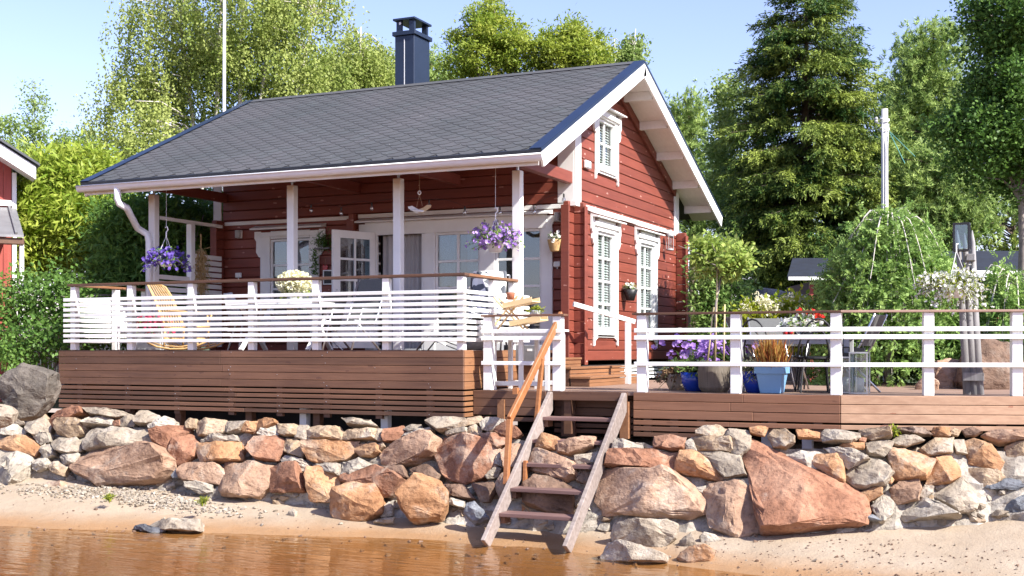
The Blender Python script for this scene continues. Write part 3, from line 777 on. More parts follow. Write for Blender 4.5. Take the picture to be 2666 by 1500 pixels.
for x in (-3.4, -2.9): 
    mb = MB(); mb.box(x-.06, x+.06, LY+.14, LY+.26, .9, 1.4); obj('support_post', mb, GREYP, low)
mb = MB(); mb.box(DRX+.1, 3.0, 16.3, 16.35, .9, 1.70); obj('underdeck_shade', mb, DARK, low)  # dark sheet put in as the shade below this deck
RT = 2.757
rl = [(2.525, 2.578), (2.432, 2.487), (2.10, 2.152)]
def lowpost(c):
    mb = MB(); mb.box(c-.062, c+.062, LY+.0, LY+.12, LZ+.002, RT-.006); obj('rail_post', mb, WHITE, low, bev=.006)
for c in (-7.155, -6.14, -4.972, -3.755, KX-.06): lowpost(c)
for s in (1.02, 2.02, 3.02, 4.02): lbox('rail_post', s-.06, s+.06, .01, .13, LZ+.002, RT-.006, WHITE, low, .006)
for za, zb in rl:
    for a, b in ((-7.23, -6.06), (-5.06, KX+.03)):
        mb = MB(); mb.box(a, b, LY-.035, LY-.001, za, zb); obj('rail', mb, WHITEW, low, bev=.004)
    lbox('rail', .03, 4.4, -.035, -.001, za, zb, WHITE, low)
for a, b in ((-7.25, -6.03), (-5.09, KX)):
    mb = MB(); mb.box(a, b, LY-.02, LY+.13, RT-.005, RT+.022); obj('handrail', mb, BROWNX, low, bev=.003)
lbox('handrail', 0.0, 4.4, -.02, .13, RT-.005, RT+.022, wood('rail_cap_pink', (.27,.17,.13), (.38,.25,.20), 'X'), low, .003)
settle(low, (-4.5, 16.5, LZ))

# steps between the two decks, with a white sloping handrail
st = thing('deck_steps', 'brown wooden steps going down from terrace to lower deck beside the red wall', 'steps')
for i, (xa, xb, zt) in enumerate(((DRX+.01, -7.06, 2.185), (-7.06, -6.78, 2.045), (-6.78, -6.47, 1.905))):
    ye = 19.6 if i else 18.32
    xl = xa if i == 0 else (xa if True else xa)
    mb = MB(); mb.box(xa+.002, xb+.02, 17.12, min(ye, 18.3) if i == 0 else ye, zt-.032, zt); obj('tread', mb, BROWNY, st, bev=.004)
    for j in range(2):
        z1 = zt-.035-j*.07; 
        if z1-.06 < LZ-.01: z1 = max(z1, LZ+.062)
        mb = MB(); mb.box(xb-.022, xb, 17.14, ye if i else 18.3, z1-.064, z1-.002); obj('riser', mb, BROWNY, st, bev=.003)
    mb = MB(); mb.box(xa+.003, xb-.024, 17.14, 17.165, LZ+.002, zt-.034); obj('cheek', mb, BROWNX, st, bev=.003)
settle(st, (-6.9, 18, LZ))
hr = thing('step_handrail', 'white sloping handrail beside the small deck steps', 'handrail')
a, b = PX(1493, 792, -7.03), PX(1652, 838, -6.42)
mb = MB(); mb.bar(a, b, .045, .075); obj('rail', mb, WHITE, hr, bev=.006)
p = PX(1636, 835, -6.43); mb = MB(); mb.box(-6.475, -6.40, p.y-.05, p.y+.05, LZ, p.z-.03); obj('post', mb, WHITE, hr, bev=.005)
settle(hr, (-6.43, p.y, LZ))

# ------------------------------------------------------------------ stairs to the beach
stairs = thing('beach_stairs', 'weathered open wooden stairs from deck down to beach with one brown handrail', 'stairs')
XA, XB = -6.235, -5.155
top = (LY-.03, LZ-.03); bot = (12.93, .06)
def stz(y): return bot[1]+(top[1]-bot[1])*(y-bot[0])/(top[0]-bot[0])
for x0, x1 in ((XA, XA+.055), (XB-.055, XB)):
    e = .085
    P = [(x0, bot[0]-.02, bot[1]+.03), (x0, bot[0]+.13, bot[1]-.08), (x0, top[0], top[1]-.22), (x0, top[0], top[1]+.02), (x0, top[0]-.06, top[1]+.03)]
    mb = MB(); mb.prism(P, (x1-x0, 0, 0)); obj('stringer', mb, GREYW, stairs, bev=.006)
def tread_y(v): # measured height of each tread front
    return v
tz = [1.44, 1.17, .90, .625, .36]
for z in tz:
    y = bot[0]+(z-bot[1])/(top[1]-bot[1])*(top[0]-bot[0])
    mb = MB(); mb.box(XA+.057, XB-.057, y+.0, y+.26, z-.045, z); obj('tread', mb, TREADM, stairs, bev=.004)
    mb = MB(); mb.box(XA+.058, XA+.11, y+.05, y+.22, z-.13, z-.047); obj('cleat', mb, BROWNX, stairs)
    mb = MB(); mb.box(XB-.11, XB-.058, y+.05, y+.22, z-.13, z-.047); obj('cleat', mb, BROWNX, stairs)
mb = MB(); mb.box(XA+.0, XB, LY-.028, LY-.0, LZ-.115, LZ+.004); obj('head_board', mb, BROWNX, stairs, bev=.004)
mb = MB(); mb.box(XB-.10, XB+.02, LY-.027, LY+.07, 1.16, LZ-.12); obj('jamb_post', mb, BROWNY, stairs, bev=.004)
mb = MB(); mb.box(XA+.06, XA+.26, LY+.24, LY+.28, 1.15, LZ-.12); obj('back_post', mb, BROWNX, stairs)
# handrail on the left side
HX = XA-.03
h0 = PX(1462, 818, HX+.12); h1 = PX(1327, 1092, HX)
mb = MB(); mb.bar(h0, h1, .05, .10); obj('handrail', mb, HANDR, stairs, bev=.006)
y = h1.y-.02; mb = MB(); mb.bar(h1+Vector((0, .0, -.0)), (HX, y-.09, stz(y-.09)-.02), .06, .075, up=(0,1,0)); obj('handrail_post', mb, HANDR, stairs, bev=.005)
q = h0.lerp(h1, .42); mb = MB(); mb.bar(q+Vector((.02,0,-.02)), (HX+.0, q.y+.02, stz(q.y)-.05), .05, .065, up=(0,1,0)); obj('handrail_post', mb, HANDR, stairs, bev=.005)
q2 = PX(1366, 1215, HX+.25)
mb = MB(); mb.bar((XA+.10, 14.0, .93), (XA+.10, 13.95, .25), .045, .06, up=(0,1,0)); obj('inner_post', mb, HANDR, stairs, bev=.005)
mb = MB(); mb.box(HX-.075, HX-.01, h1.y+.25, h1.y+.32, h1.z+.30, h1.z+.38); obj('rail_block', mb, HANDR, stairs)
settle(stairs, ((XA+XB)/2, 14, 0))
# ------------------------------------------------------------------ stones of the retaining wall
S_TAN = stone('stone_tan', (.25,.175,.11), (.36,.265,.175), (.43,.335,.24), (.47,.43,.37), .5)
S_ORA = stone('stone_orange', (.27,.135,.065), (.40,.22,.115), (.44,.29,.175), (.46,.40,.33), .45)
S_RUS = stone('stone_rust', (.19,.088,.052), (.31,.158,.098), (.38,.225,.15), (.46,.395,.32), .4)
S_PIN = stone('stone_pinkbrown', (.24,.148,.10), (.36,.232,.158), (.43,.295,.21), (.47,.41,.34), .4)
S_GRE = stone('stone_grey', (.22,.18,.14), (.32,.27,.21), (.38,.325,.26), (.44,.40,.345), .5)
S_WHI = stone('stone_pale', (.29,.25,.20), (.38,.335,.275), (.44,.395,.335), (.48,.45,.40), .5)
S_BLU = stone('stone_slate', (.085,.09,.105), (.16,.17,.19), (.25,.26,.28), (.36,.37,.38), .4)
S_DRK = stone('stone_brown', (.11,.07,.05), (.19,.12,.085), (.26,.18,.13), (.36,.32,.27), .3)
S_GDK = stone('stone_dark_grey', (.075,.066,.056), (.13,.112,.094), (.20,.175,.148), (.32,.28,.235), .35)
PAL = dict(t=S_TAN, o=S_ORA, r=S_RUS, p=S_PIN, g=S_GRE, w=S_WHI, k=S_BLU, d=S_DRK)

def rock_mesh(P, nrm, dep, seed, rough=.03, cuts=2, push=1.0):
    """P: outline points in the plane of the wall face; nrm: outward direction; dep: thickness.
    Broad broken faces: the front is the lower envelope of a few tilted planes over the outline."""
    rd = random.Random(seed); n = len(P)
    P = [Vector(p) for p in P]; c = sum(P, Vector())/n
    size = sum((p-c).length for p in P)/n
    u = (P[0]-c).normalized(); w_ = nrm.cross(u).normalized()
    top = dep*.30*push
    planes = [(top, Vector())]
    for k in range(rd.choice((2, 3, 3, 4))):
        a = rd.random()*6.283; g = rd.uniform(.25, 1.0)
        planes.append((top*rd.uniform(1.0, 1.25), (u*math.cos(a)+w_*math.sin(a))*g))
    tilt = (u*rd.uniform(-1, 1)+w_*rd.uniform(-1, 1))*.22
    def front(q):
        d = q-c
        return max(min(h-d.dot(g) for h, g in planes)+d.dot(tilt), -.05*size)
    pts = []
    for i, p in enumerate(P):
        q = P[(i+1) % n]
        for e in (p, p.lerp(q, rd.uniform(.35, .65))):
            for k in (.90, .62, .3):
                w = c.lerp(e, k*rd.uniform(.97, 1.03)); pts.append(w+nrm*front(w))
        pts.append(p-nrm*size*rd.uniform(.02, .14))
        pts.append(c.lerp(p, .88)-nrm*dep*.6)
    pts.append(c+nrm*front(c))
    bm = bmesh.new()
    for p in pts: bm.verts.new(p)
    bmesh.ops.convex_hull(bm, input=bm.verts)
    bmesh.ops.delete(bm, geom=[v for v in bm.verts if not v.link_faces], context='VERTS')
    bmesh.ops.dissolve_limit(bm, angle_limit=R(9), verts=bm.verts, edges=bm.edges)
    bmesh.ops.bevel(bm, geom=list(bm.edges), offset=min(size*.05, .03), segments=1, affect='EDGES', profile=.5, clamp_overlap=True)
    bmesh.ops.triangulate(bm, faces=bm.faces)
    for _ in range(cuts):
        es = [e for e in bm.edges if e.calc_length() > size*.22]
        if es: bmesh.ops.subdivide_edges(bm, edges=es, cuts=1, use_grid_fill=True)
        bmesh.ops.triangulate(bm, faces=bm.faces)
    off = Vector((seed*3.7 % 50, seed*1.3 % 50, 0))
    bm.normal_update()
    mv = []
    for v in bm.verts:
        d = mnoise.fractal(v.co*(1.5/max(size, .12))+off, .8, 2.2, 5)
        q = v.co*(2.6/max(size, .12))+off
        lay = abs(math.sin(6.0*(q.z*.8+q.x*.3)+2.5*mnoise.noise(q*.6)))     # bedding ledges
        chip = max(0, mnoise.noise(q*1.1+Vector((5, 5, 5)))-.15)
        mv.append(v.normal*(size*(rough*1.7*d-.030*lay*rough/.035-.13*chip)))
    for v, m in zip(bm.verts, mv): v.co += m
    bmesh.ops.recalc_face_normals(bm, faces=bm.faces)
    me = bpy.data.meshes.new('stone'); bm.to_mesh(me); bm.free()
    try: me.set_sharp_from_angle(angle=R(22))
    except Exception: pass
    for p in me.polygons: p.use_smooth = True
    return me

TS = 2.898
def plane_pt(u, v, a, b):               # on the sloping face  y = a + b z
    r = ray(u, v); t = (a+b*EYE)/(r.y-b*r.z); return EYEP+r*t
def tile_poly(off, poly, a, b): return [plane_pt(off[0]+x/TS, off[1]+y/TS, a, b) for x, y in poly]
B1, B2, B3, B4 = (0, 1000), (667, 1000), (1333, 1000), (2000, 1000)
WB = .62
def wall_a(u):                          # the wall follows the deck front
    return 13.58 if u < 1500 else (13.62 if u < 2200 else 13.62+(u-2200)/466*.75)
STONES = [
(B1,'t',[(170,205),(310,205),(350,260),(280,275),(175,270)]),(B1,'r',[(365,275),(420,200),(560,175),(640,190),(640,230),(560,265),(470,262),(410,320),(375,310)]),
(B1,'g',[(190,290),(230,262),(340,258),(380,310),(350,370),(260,390),(195,350)]),(B1,'t',[(415,290),(450,262),(600,262),(635,300),(610,370),(520,400),(430,375)]),
(B1,'w',[(640,300),(690,250),(820,245),(850,280),(845,310),(650,310)]),(B1,'g',[(650,195),(760,180),(890,195),(960,220),(880,255),(700,240)]),
(B1,'r',[(850,275),(910,270),(915,318),(860,322)]),(B1,'g',[(905,265),(990,235),(1030,250),(1000,320),(910,322)]),
(B1,'g',[(1025,270),(1060,200),(1110,200),(1190,235),(1200,270),(1120,305),(1035,305)]),(B1,'w',[(1120,300),(1150,255),(1230,235),(1320,270),(1310,310),(1230,340),(1130,345)]),
(B1,'g',[(640,400),(700,340),(900,325),(1120,335),(1160,390),(1155,450),(960,500),(740,460),(650,500),(630,450)]),(B1,'r',[(1150,360),(1300,320),(1420,325),(1400,370),(1300,420),(1270,495),(1160,440)]),
(B1,'p',[(510,610),(600,540),(730,480),(1100,470),(1240,495),(1310,570),(1290,650),(1180,725),(960,760),(740,775),(640,690)]),(B1,'r',[(1280,500),(1310,420),(1430,380),(1480,440),(1460,540),(1360,605),(1310,590)]),
(B1,'o',[(1455,455),(1560,440),(1700,440),(1800,430),(1815,570),(1700,590),(1520,605),(1490,540)]),(B1,'t',[(1480,330),(1500,275),(1560,260),(1700,275),(1700,350),(1620,380),(1490,390)]),
(B1,'g',[(1700,350),(1710,280),(1880,285),(1810,350),(1720,375)]),(B1,'w',[(1515,420),(1580,388),(1770,383),(1780,425),(1620,445),(1520,440)]),
(B1,'p',[(1340,640),(1390,600),(1500,590),(1640,600),(1690,640),(1690,700),(1640,750),(1490,740),(1400,735),(1345,690)]),(B1,'p',[(1640,780),(1695,680),(1705,600),(1930,590),(2035,620),(2040,700),(1990,790),(1930,840),(1800,845),(1690,830)]),
(B1,'o',[(-40,410),(60,390),(210,390),(290,470),(240,540),(150,480),(-40,490)]),(B1,'w',[(-60,500),(150,465),(215,500),(235,590),(170,740),(70,845),(-60,850)]),
(B1,'w',[(250,400),(310,365),(370,370),(370,430),(300,455)]),(B1,'w',[(295,500),(340,450),(400,470),(410,540),(330,560)]),(B1,'g',[(385,440),(440,405),(500,420),(560,400),(600,440),(600,500),(520,530),(440,510),(400,480)]),
(B1,'w',[(240,640),(250,570),(350,555),(380,600),(340,640),(270,655)]),(B1,'t',[(350,620),(380,590),(440,580),(500,620),(470,690),(400,670)]),(B1,'p',[(260,850),(290,780),(380,740),(490,745),(500,790),(400,870),(330,885)]),
(B1,'w',[(1410,745),(1500,735),(1590,760),(1590,810),(1500,825),(1420,790)]),(B1,'w',[(-40,290),(120,290),(180,350),(150,400),(40,390),(-40,370)]),(B1,'o',[(1805,350),(1860,290),(1940,285),(1930,350),(1870,362)]),
(B1,'k',[(1290,690),(1340,640),(1350,700),(1305,712)]),(B1,'w',[(450,540),(540,510),(600,520),(570,590),(480,600)]),(B1,'w',[(410,850),(480,790),(570,790),(610,830),(540,880),(430,880)]),
(B1,'g',[(60,290),(110,230),(170,250),(185,300),(120,310)]),(B1,'t',[(1395,290),(1420,255),(1480,262),(1478,330),(1410,335)]),
(B2,'o',[(-20,365),(10,270),(70,258),(140,270),(160,300),(110,310),(20,365)]),(B2,'w',[(15,380),(60,330),(130,305),(170,330),(160,380),(90,400)]),(B2,'t',[(165,300),(300,300),(320,340),(300,390),(200,390),(165,370)]),
(B2,'g',[(320,310),(390,310),(400,340),(350,380),(380,400),(370,420),(290,400)]),(B2,'t',[(360,345),(430,320),(620,320),(650,360),(635,410),(500,415),(400,405)]),(B2,'t',[(645,400),(680,345),(820,335),(910,340),(895,420),(760,425),(660,425)]),
(B2,'g',[(895,420),(905,340),(965,338),(965,420),(930,432)]),(B2,'r',[(-60,500),(0,400),(150,385),(200,420),(210,470),(150,570),(0,565)]),(B2,'t',[(205,500),(225,410),(290,410),(375,450),(340,550),(280,540),(215,510)]),
(B2,'o',[(375,500),(385,450),(560,440),(755,435),(745,500),(660,560),(480,600),(400,570)]),(B2,'o',[(745,500),(760,455),(860,448),(920,460),(925,510),(870,545),(790,545)]),(B2,'t',[(915,455),(960,435),(970,470),(930,500)]),
(B2,'r',[(955,400),(975,350),(1105,315),(1110,360),(1060,420),(970,435)]),(B2,'g',[(1110,340),(1160,305),(1240,305),(1250,340),(1150,360)]),(B2,'w',[(1095,390),(1130,360),(1310,330),(1330,350),(1200,385)]),
(B2,'p',[(930,530),(990,460),(1150,405),(1310,368),(1375,420),(1340,520),(1200,590),(1020,615),(945,590)]),(B2,'g',[(1285,290),(1350,255),(1560,250),(1580,290),(1480,340),(1380,355)]),(B2,'t',[(1480,340),(1590,260),(1690,245),(1715,290),(1650,310),(1560,335)]),
(B2,'g',[(1425,380),(1430,345),(1590,330),(1590,370),(1450,390)]),(B2,'t',[(1580,400),(1600,340),(1660,305),(1700,350),(1690,380),(1620,410)]),(B2,'w',[(1690,300),(1740,250),(1820,255),(1880,270),(1850,310),(1790,340),(1760,360),(1710,350)]),
(B2,'r',[(1785,340),(1850,300),(1890,290),(1960,320),(2000,370),(1950,400),(1850,385)]),(B2,'r',[(1690,400),(1700,368),(1800,365),(1875,395),(1890,440),(1820,485),(1740,440)]),
(B2,'r',[(1340,500),(1430,410),(1560,390),(1700,420),(1730,480),(1850,500),(1790,650),(1700,700),(1560,735),(1460,720),(1400,660)]),(B2,'r',[(100,620),(320,580),(345,720),(350,800),(230,810),(100,800)]),
(B2,'w',[(180,570),(210,535),(330,560),(390,590),(390,640),(340,650),(330,580),(200,600)]),(B2,'o',[(385,700),(400,630),(480,620),(610,660),(620,750),(560,880),(400,870)]),(B2,'w',[(400,618),(500,595),(630,600),(620,690),(540,670)]),
(B2,'w',[(625,660),(660,590),(780,570),(890,600),(900,640),(800,690),(650,690)]),(B2,'r',[(630,690),(840,650),(910,620),(1010,650),(1110,720),(1010,840),(940,840),(880,750),(640,740)]),(B2,'d',[(940,620),(1110,615),(1140,700),(1090,720),(1010,650)]),
(B2,'d',[(1625,750),(1790,740),(1800,790),(1750,880),(1690,880)]),(B2,'g',[(1730,690),(1800,630),(1850,640),(1820,700),(1750,720)]),(B2,'w',[(1795,600),(1830,520),(1870,530),(1850,620)]),
(B2,'p',[(1795,760),(1850,680),(1900,660),(1960,700),(1960,830),(1840,860)]),(B2,'p',[(1850,520),(1890,455),(1990,450),(2040,520),(2010,640),(1880,650)]),(B2,'w',[(1425,870),(1470,855),(1570,880),(1560,930),(1430,900)]),
(B2,'w',[(955,930),(1000,890),(1030,920),(1020,990),(940,1000)]),(B2,'g',[(640,250),(860,270),(900,310),(700,310)]),(B2,'d',[(1160,640),(1290,600),(1380,680),(1330,760),(1200,720)]),(B2,'d',[(1400,760),(1560,760),(1640,860),(1520,860),(1420,840)]),
(B3,'p',[(130,560),(170,480),(300,520),(460,590),(490,680),(400,725),(240,690),(140,640)]),(B3,'d',[(70,780),(180,690),(360,720),(450,790),(440,960),(280,970),(100,900)]),(B3,'o',[(170,470),(230,375),(350,400),(320,490),(190,480)]),
(B3,'p',[(340,450),(560,390),(620,395),(600,460),(430,530),(345,510)]),(B3,'g',[(470,540),(650,510),(620,600),(480,610)]),(B3,'w',[(555,600),(620,530),(680,520),(650,600)]),(B3,'w',[(750,490),(790,410),(980,455),(985,490),(760,500)]),
(B3,'r',[(1065,430),(1080,390),(1180,380),(1310,400),(1290,490),(1200,500),(1070,480)]),(B3,'t',[(1385,350),(1440,310),(1540,305),(1620,340),(1600,390),(1500,405),(1390,380)]),(B3,'g',[(1600,400),(1640,340),(1780,350),(1800,400),(1790,490),(1710,540),(1650,510),(1660,440)]),
(B3,'t',[(1365,400),(1400,390),(1650,410),(1660,490),(1630,510),(1420,500),(1370,470)]),(B3,'w',[(1305,440),(1360,400),(1370,480),(1400,510),(1310,500)]),(B3,'o',[(1790,330),(1880,315),(1930,330),(1900,390),(1800,370)]),
(B3,'r',[(705,620),(745,505),(1060,510),(1240,510),(1200,660),(1040,640),(900,640)]),(B3,'o',[(1230,620),(1270,505),(1390,510),(1500,580),(1600,700),(1560,725),(1380,670),(1240,655)]),(B3,'g',[(1400,510),(1540,510),(1710,540),(1765,690),(1610,715),(1560,640),(1480,560)]),
(B3,'p',[(620,780),(690,640),(860,640),(1180,670),(1390,790),(1430,870),(1420,960),(1310,995),(1000,990),(720,980),(640,900)]),(B3,'p',[(1435,830),(1500,760),(1740,740),(1870,850),(1900,930),(1890,1100),(1700,1165),(1500,1080),(1450,930)]),
(B3,'w',[(1560,750),(1780,705),(1900,750),(1880,850),(1760,770)]),(B3,'t',[(1830,770),(1890,760),(1925,860),(1910,910),(1870,850)]),
(B3,'r',[(1750,560),(1820,425),(1990,520),(2290,690),(2500,740),(2615,830),(2655,920),(2620,1030),(2430,1060),(2140,1110),(1900,1120),(1930,900),(1800,650)]),(B3,'w',[(1390,780),(1460,770),(1440,820),(1390,800)]),(B3,'d',[(470,620),(560,600),(620,680),(590,760),(490,730)]),
(B4,'t',[(0,390),(40,340),(130,340),(200,400),(190,440),(130,480),(40,470)]),(B4,'o',[(210,350),(300,345),(385,365),(380,405),(230,405)]),(B4,'g',[(405,380),(440,340),(540,345),(560,365),(680,370),(685,400),(620,440),(420,430)]),
(B4,'t',[(690,350),(760,335),(920,335),(930,390),(780,420),(720,390)]),(B4,'d',[(930,330),(1180,325),(1230,375),(1100,380)]),(B4,'o',[(1230,370),(1250,325),(1370,325),(1370,390),(1260,390)]),(B4,'t',[(1370,380),(1400,330),(1455,350),(1430,390)]),
(B4,'d',[(1460,350),(1540,325),(1615,360),(1560,390),(1490,390)]),(B4,'p',[(1620,390),(1680,345),(1960,350),(1990,420),(1740,445)]),(B4,'o',[(540,465),(570,440),(720,440),(720,480),(600,500)]),(B4,'g',[(740,440),(880,420),(945,430),(930,490),(870,540),(760,530)]),
(B4,'g',[(945,420),(990,385),(1100,385),(1180,420),(1040,465),(950,460)]),(B4,'t',[(1140,490),(1260,410),(1390,400),(1385,510),(1210,540)]),(B4,'g',[(1385,430),(1480,420),(1500,520),(1420,520)]),(B4,'o',[(900,540),(950,480),(1100,500),(1250,560),(1190,700),(960,720),(920,630)]),
(B4,'o',[(1195,750),(1260,560),(1380,545),(1440,620),(1455,690),(1380,740),(1220,760)]),(B4,'o',[(1470,440),(1550,415),(1680,460),(1770,580),(1740,640),(1510,600),(1500,500)]),(B4,'t',[(1785,470),(1930,440),(2030,480),(2000,590),(1810,600)]),
(B4,'o',[(265,545),(520,530),(560,600),(570,730),(500,720),(290,590)]),(B4,'w',[(150,540),(260,500),(410,520),(280,545),(280,620),(320,700)]),(B4,'w',[(420,480),(560,480),(700,520),(760,560),(600,640),(560,600),(540,540)]),
(B4,'g',[(575,690),(620,610),(760,560),(880,590),(940,660),(880,750),(740,785),(640,770)]),(B4,'o',[(685,820),(800,770),(860,780),(860,830),(740,900),(700,890)]),(B4,'o',[(895,740),(925,690),(950,720),(930,750)]),
(B4,'p',[(920,790),(1000,730),(1130,710),(1155,790),(1130,870),(980,900),(940,870)]),(B4,'g',[(1140,850),(1180,760),(1250,770),(1240,820),(1180,865)]),(B4,'w',[(980,985),(1090,880),(1190,870),(1380,950),(1440,990),(1200,1020),(1040,1035)]),
(B4,'g',[(1240,810),(1470,710),(1600,840),(1570,940),(1440,965),(1390,930),(1250,850)]),(B4,'t',[(1480,690),(1510,640),(1730,650),(1780,700),(1680,780),(1600,790)]),(B4,'k',[(1620,800),(1700,730),(1920,700),(2030,760),(1900,800),(1680,815)]),
(B4,'k',[(1735,850),(1790,810),(2030,800),(2030,990),(1780,970)]),(B4,'w',[(770,930),(860,830),(940,880),(950,970),(880,1040),(840,1040)]),(B4,'k',[(685,990),(790,980),(860,1030),(700,1020)]),(B4,'r',[(685,430),(700,400),(745,405),(735,435)]),
]
LOOSE = [
(B2,'o',[(540,880),(570,780),(700,740),(880,745),(945,860),(940,960),(800,1020),(640,1030),(560,990)],13.05,.5,'big squarish orange boulder standing out on the sand before the wall'),
(B2,'o',[(1065,840),(1215,670),(1370,710),(1430,780),(1420,870),(1380,930),(1180,950),(1080,890)],13.15,.5,'wedge shaped orange boulder just left of the beach stairs'),
(B2,'k',[(1560,960),(1590,890),(1640,880),(1760,990),(1640,1010)],13.0,.3,'dark blue-grey rounded stone in the shade beside the stair foot'),
(B2,'g',[(225,990),(270,930),(310,960),(300,1000)],13.0,.2,'small grey pointed stone alone on the sand'),
(B2,'g',[(885,1035),(960,1010),(1040,1000),(1030,1040),(960,1045)],12.95,.2,'flat pale stone lying beside the squarish boulder'),
(B3,'g',[(740,1130),(770,1050),(980,1020),(1170,1020),(1250,1050),(1240,1150),(1110,1240),(760,1190)],12.75,.4,'large flat topped grey boulder right of the stair foot'),
(B3,'g',[(660,1290),(720,1190),(830,1180),(1050,1230),(1180,1290),(1170,1345),(800,1350),(670,1330)],12.5,.3,'smooth grey-green boulder lying half in the water'),
(B3,'o',[(1240,1300),(1320,1230),(1450,1200),(1540,1260),(1500,1320),(1330,1340)],12.55,.3,'small orange and white stone at the edge of the water'),
(B3,'w',[(1410,1150),(1450,1120),(1530,1130),(1580,1170),(1530,1190),(1430,1190)],12.95,.2,'white mottled stone on the sand below the round boulder'),
(B3,'g',[(1260,1180),(1350,1110),(1390,1200),(1290,1230)],12.9,.2,'thin triangular grey stone leaning beside the flat topped boulder'),
(B1,'g',[(1060,1100),(1190,1020),(1490,1010),(1505,1105),(1280,1120)],12.0,.2,'flat slab of pale rock lying at the edge of the lake'),
(B1,'k',[(1000,1090),(1020,1065),(1110,1060),(1160,1075),(1240,1100),(1180,1125),(1060,1105)],11.95,.2,'low dark stone at the water beside the flat pale slab'),
]
wall = thing('stone_retaining_wall', 'retaining wall of stacked tan orange and rust boulders below the decks', 'stone wall')
FN = Vector((0.10, -.93, .36)).normalized()
def area_size(P):
    c = sum(P, Vector())/len(P); return sum((p-c).length for p in P)/len(P)
for i, (off, k, poly) in enumerate(STONES):
    um = off[0]+sum(p[0] for p in poly)/len(poly)/TS
    P = tile_poly(off, poly, wall_a(um), WB); sz = area_size(P)
    c = sum(P, Vector())/len(P)
    P = [c+(p-c)*1.12 for p in P]
    me = rock_mesh(P, FN, min(.9, sz*1.5), i+1, rough=.035 if k != 'w' else .06, cuts=2)
    link('stone', me, PAL[k], wall)
rs = random.Random(77)                   # the wall runs on past the right edge of the view
for r_ in range(4):
    x = .75+rs.uniform(0, .2)
    while x < 3.0:
        w_ = rs.uniform(.16, .32); z = .22+r_*.27+rs.uniform(-.04, .04); cy = 13.52+.285*(x+2.5)+WB*z
        P = [Vector((x+w_*math.cos(a)*rs.uniform(.85, 1.1), cy+WB*.15*math.sin(a)*rs.uniform(.85, 1.1), z+.15*math.sin(a)*rs.uniform(.85, 1.1))) for a in np.linspace(0, 5.4, 7)]
        link('stone', rock_mesh(P, FN, .35, rs.randint(600, 900)), PAL[rs.choice('totgpgo')], wall); x += w_*1.8
# lime mortar and hardcore behind the stones
xs_ = np.arange(-16.5, 3.2, .12); ss = np.linspace(0, 1, 17)
vs = []; 
for j, s in enumerate(ss):
    for x in xs_:
        z = -.15+1.30*s; a = 13.82 if x < -2.5 else 13.86+.285*(x+2.5)
        y = a-.07+WB*z; q = Vector((x*3, z*3, 1))
        d = .16*mnoise.fractal(q, 1, 2, 5)+.05*mnoise.noise(q*4)
        vs.append((x, y-d, z+.04*mnoise.noise(q*2+Vector((9,9,9)))))
nx = len(xs_); mb = MB(); mb.add(vs, [(j*nx+i, j*nx+i+1, (j+1)*nx+i+1, (j+1)*nx+i) for j in range(len(ss)-1) for i in range(nx-1)])
MORT = stone('mortar_rubble', (.20,.175,.145), (.33,.295,.25), (.42,.385,.34), (.48,.45,.41), .5)
obj('mortar', mb, MORT, wall)
# hardcore wedged in the joints
rd = random.Random(5)
def pebble_mesh(seed):
    r2 = random.Random(seed); bm = bmesh.new()
    for _ in range(13):
        v = Vector((r2.gauss(0,1), r2.gauss(0,1), r2.gauss(0,1))).normalized(); bm.verts.new((v.x*r2.uniform(.8,1.2), v.y*.8, v.z*.62))
    bmesh.ops.convex_hull(bm, input=bm.verts); bmesh.ops.triangulate(bm, faces=bm.faces)
    vs = [tuple(v.co) for v in bm.verts]; bm.verts.index_update(); fs = [tuple(v.index for v in f.verts) for f in bm.faces]; bm.free(); return vs, fs
PEB = [pebble_mesh(s) for s in range(9)]
def scatter_pebbles(mb, c, s, rd):
    vs, fs = rd.choice(PEB); M = Matrix.Translation(c) @ Euler((rd.uniform(-.6,.6), rd.uniform(-.6,.6), rd.uniform(0,6.3))).to_matrix().to_4x4() @ Matrix.Scale(s, 4)
    mb.add([M @ Vector(v) for v in vs], fs)
for nm, mt, cnt in (('rubble', S_GRE, 420), ('rubble', S_TAN, 260), ('rubble', S_WHI, 260)):
    mb = MB()
    for _ in range(cnt):
        x = rd.uniform(-16.4, .9); z = rd.uniform(.0, 1.12)
        a = 13.78 if x < -2.5 else 13.82+.285*(x+2.5)
        scatter_pebbles(mb, Vector((x, a+WB*z+rd.uniform(-.02,.08), z)), rd.uniform(.05, .13), rd)
    obj(nm, mb, mt, wall, kind='stuff')
settle(wall, (-7, 14, .3))
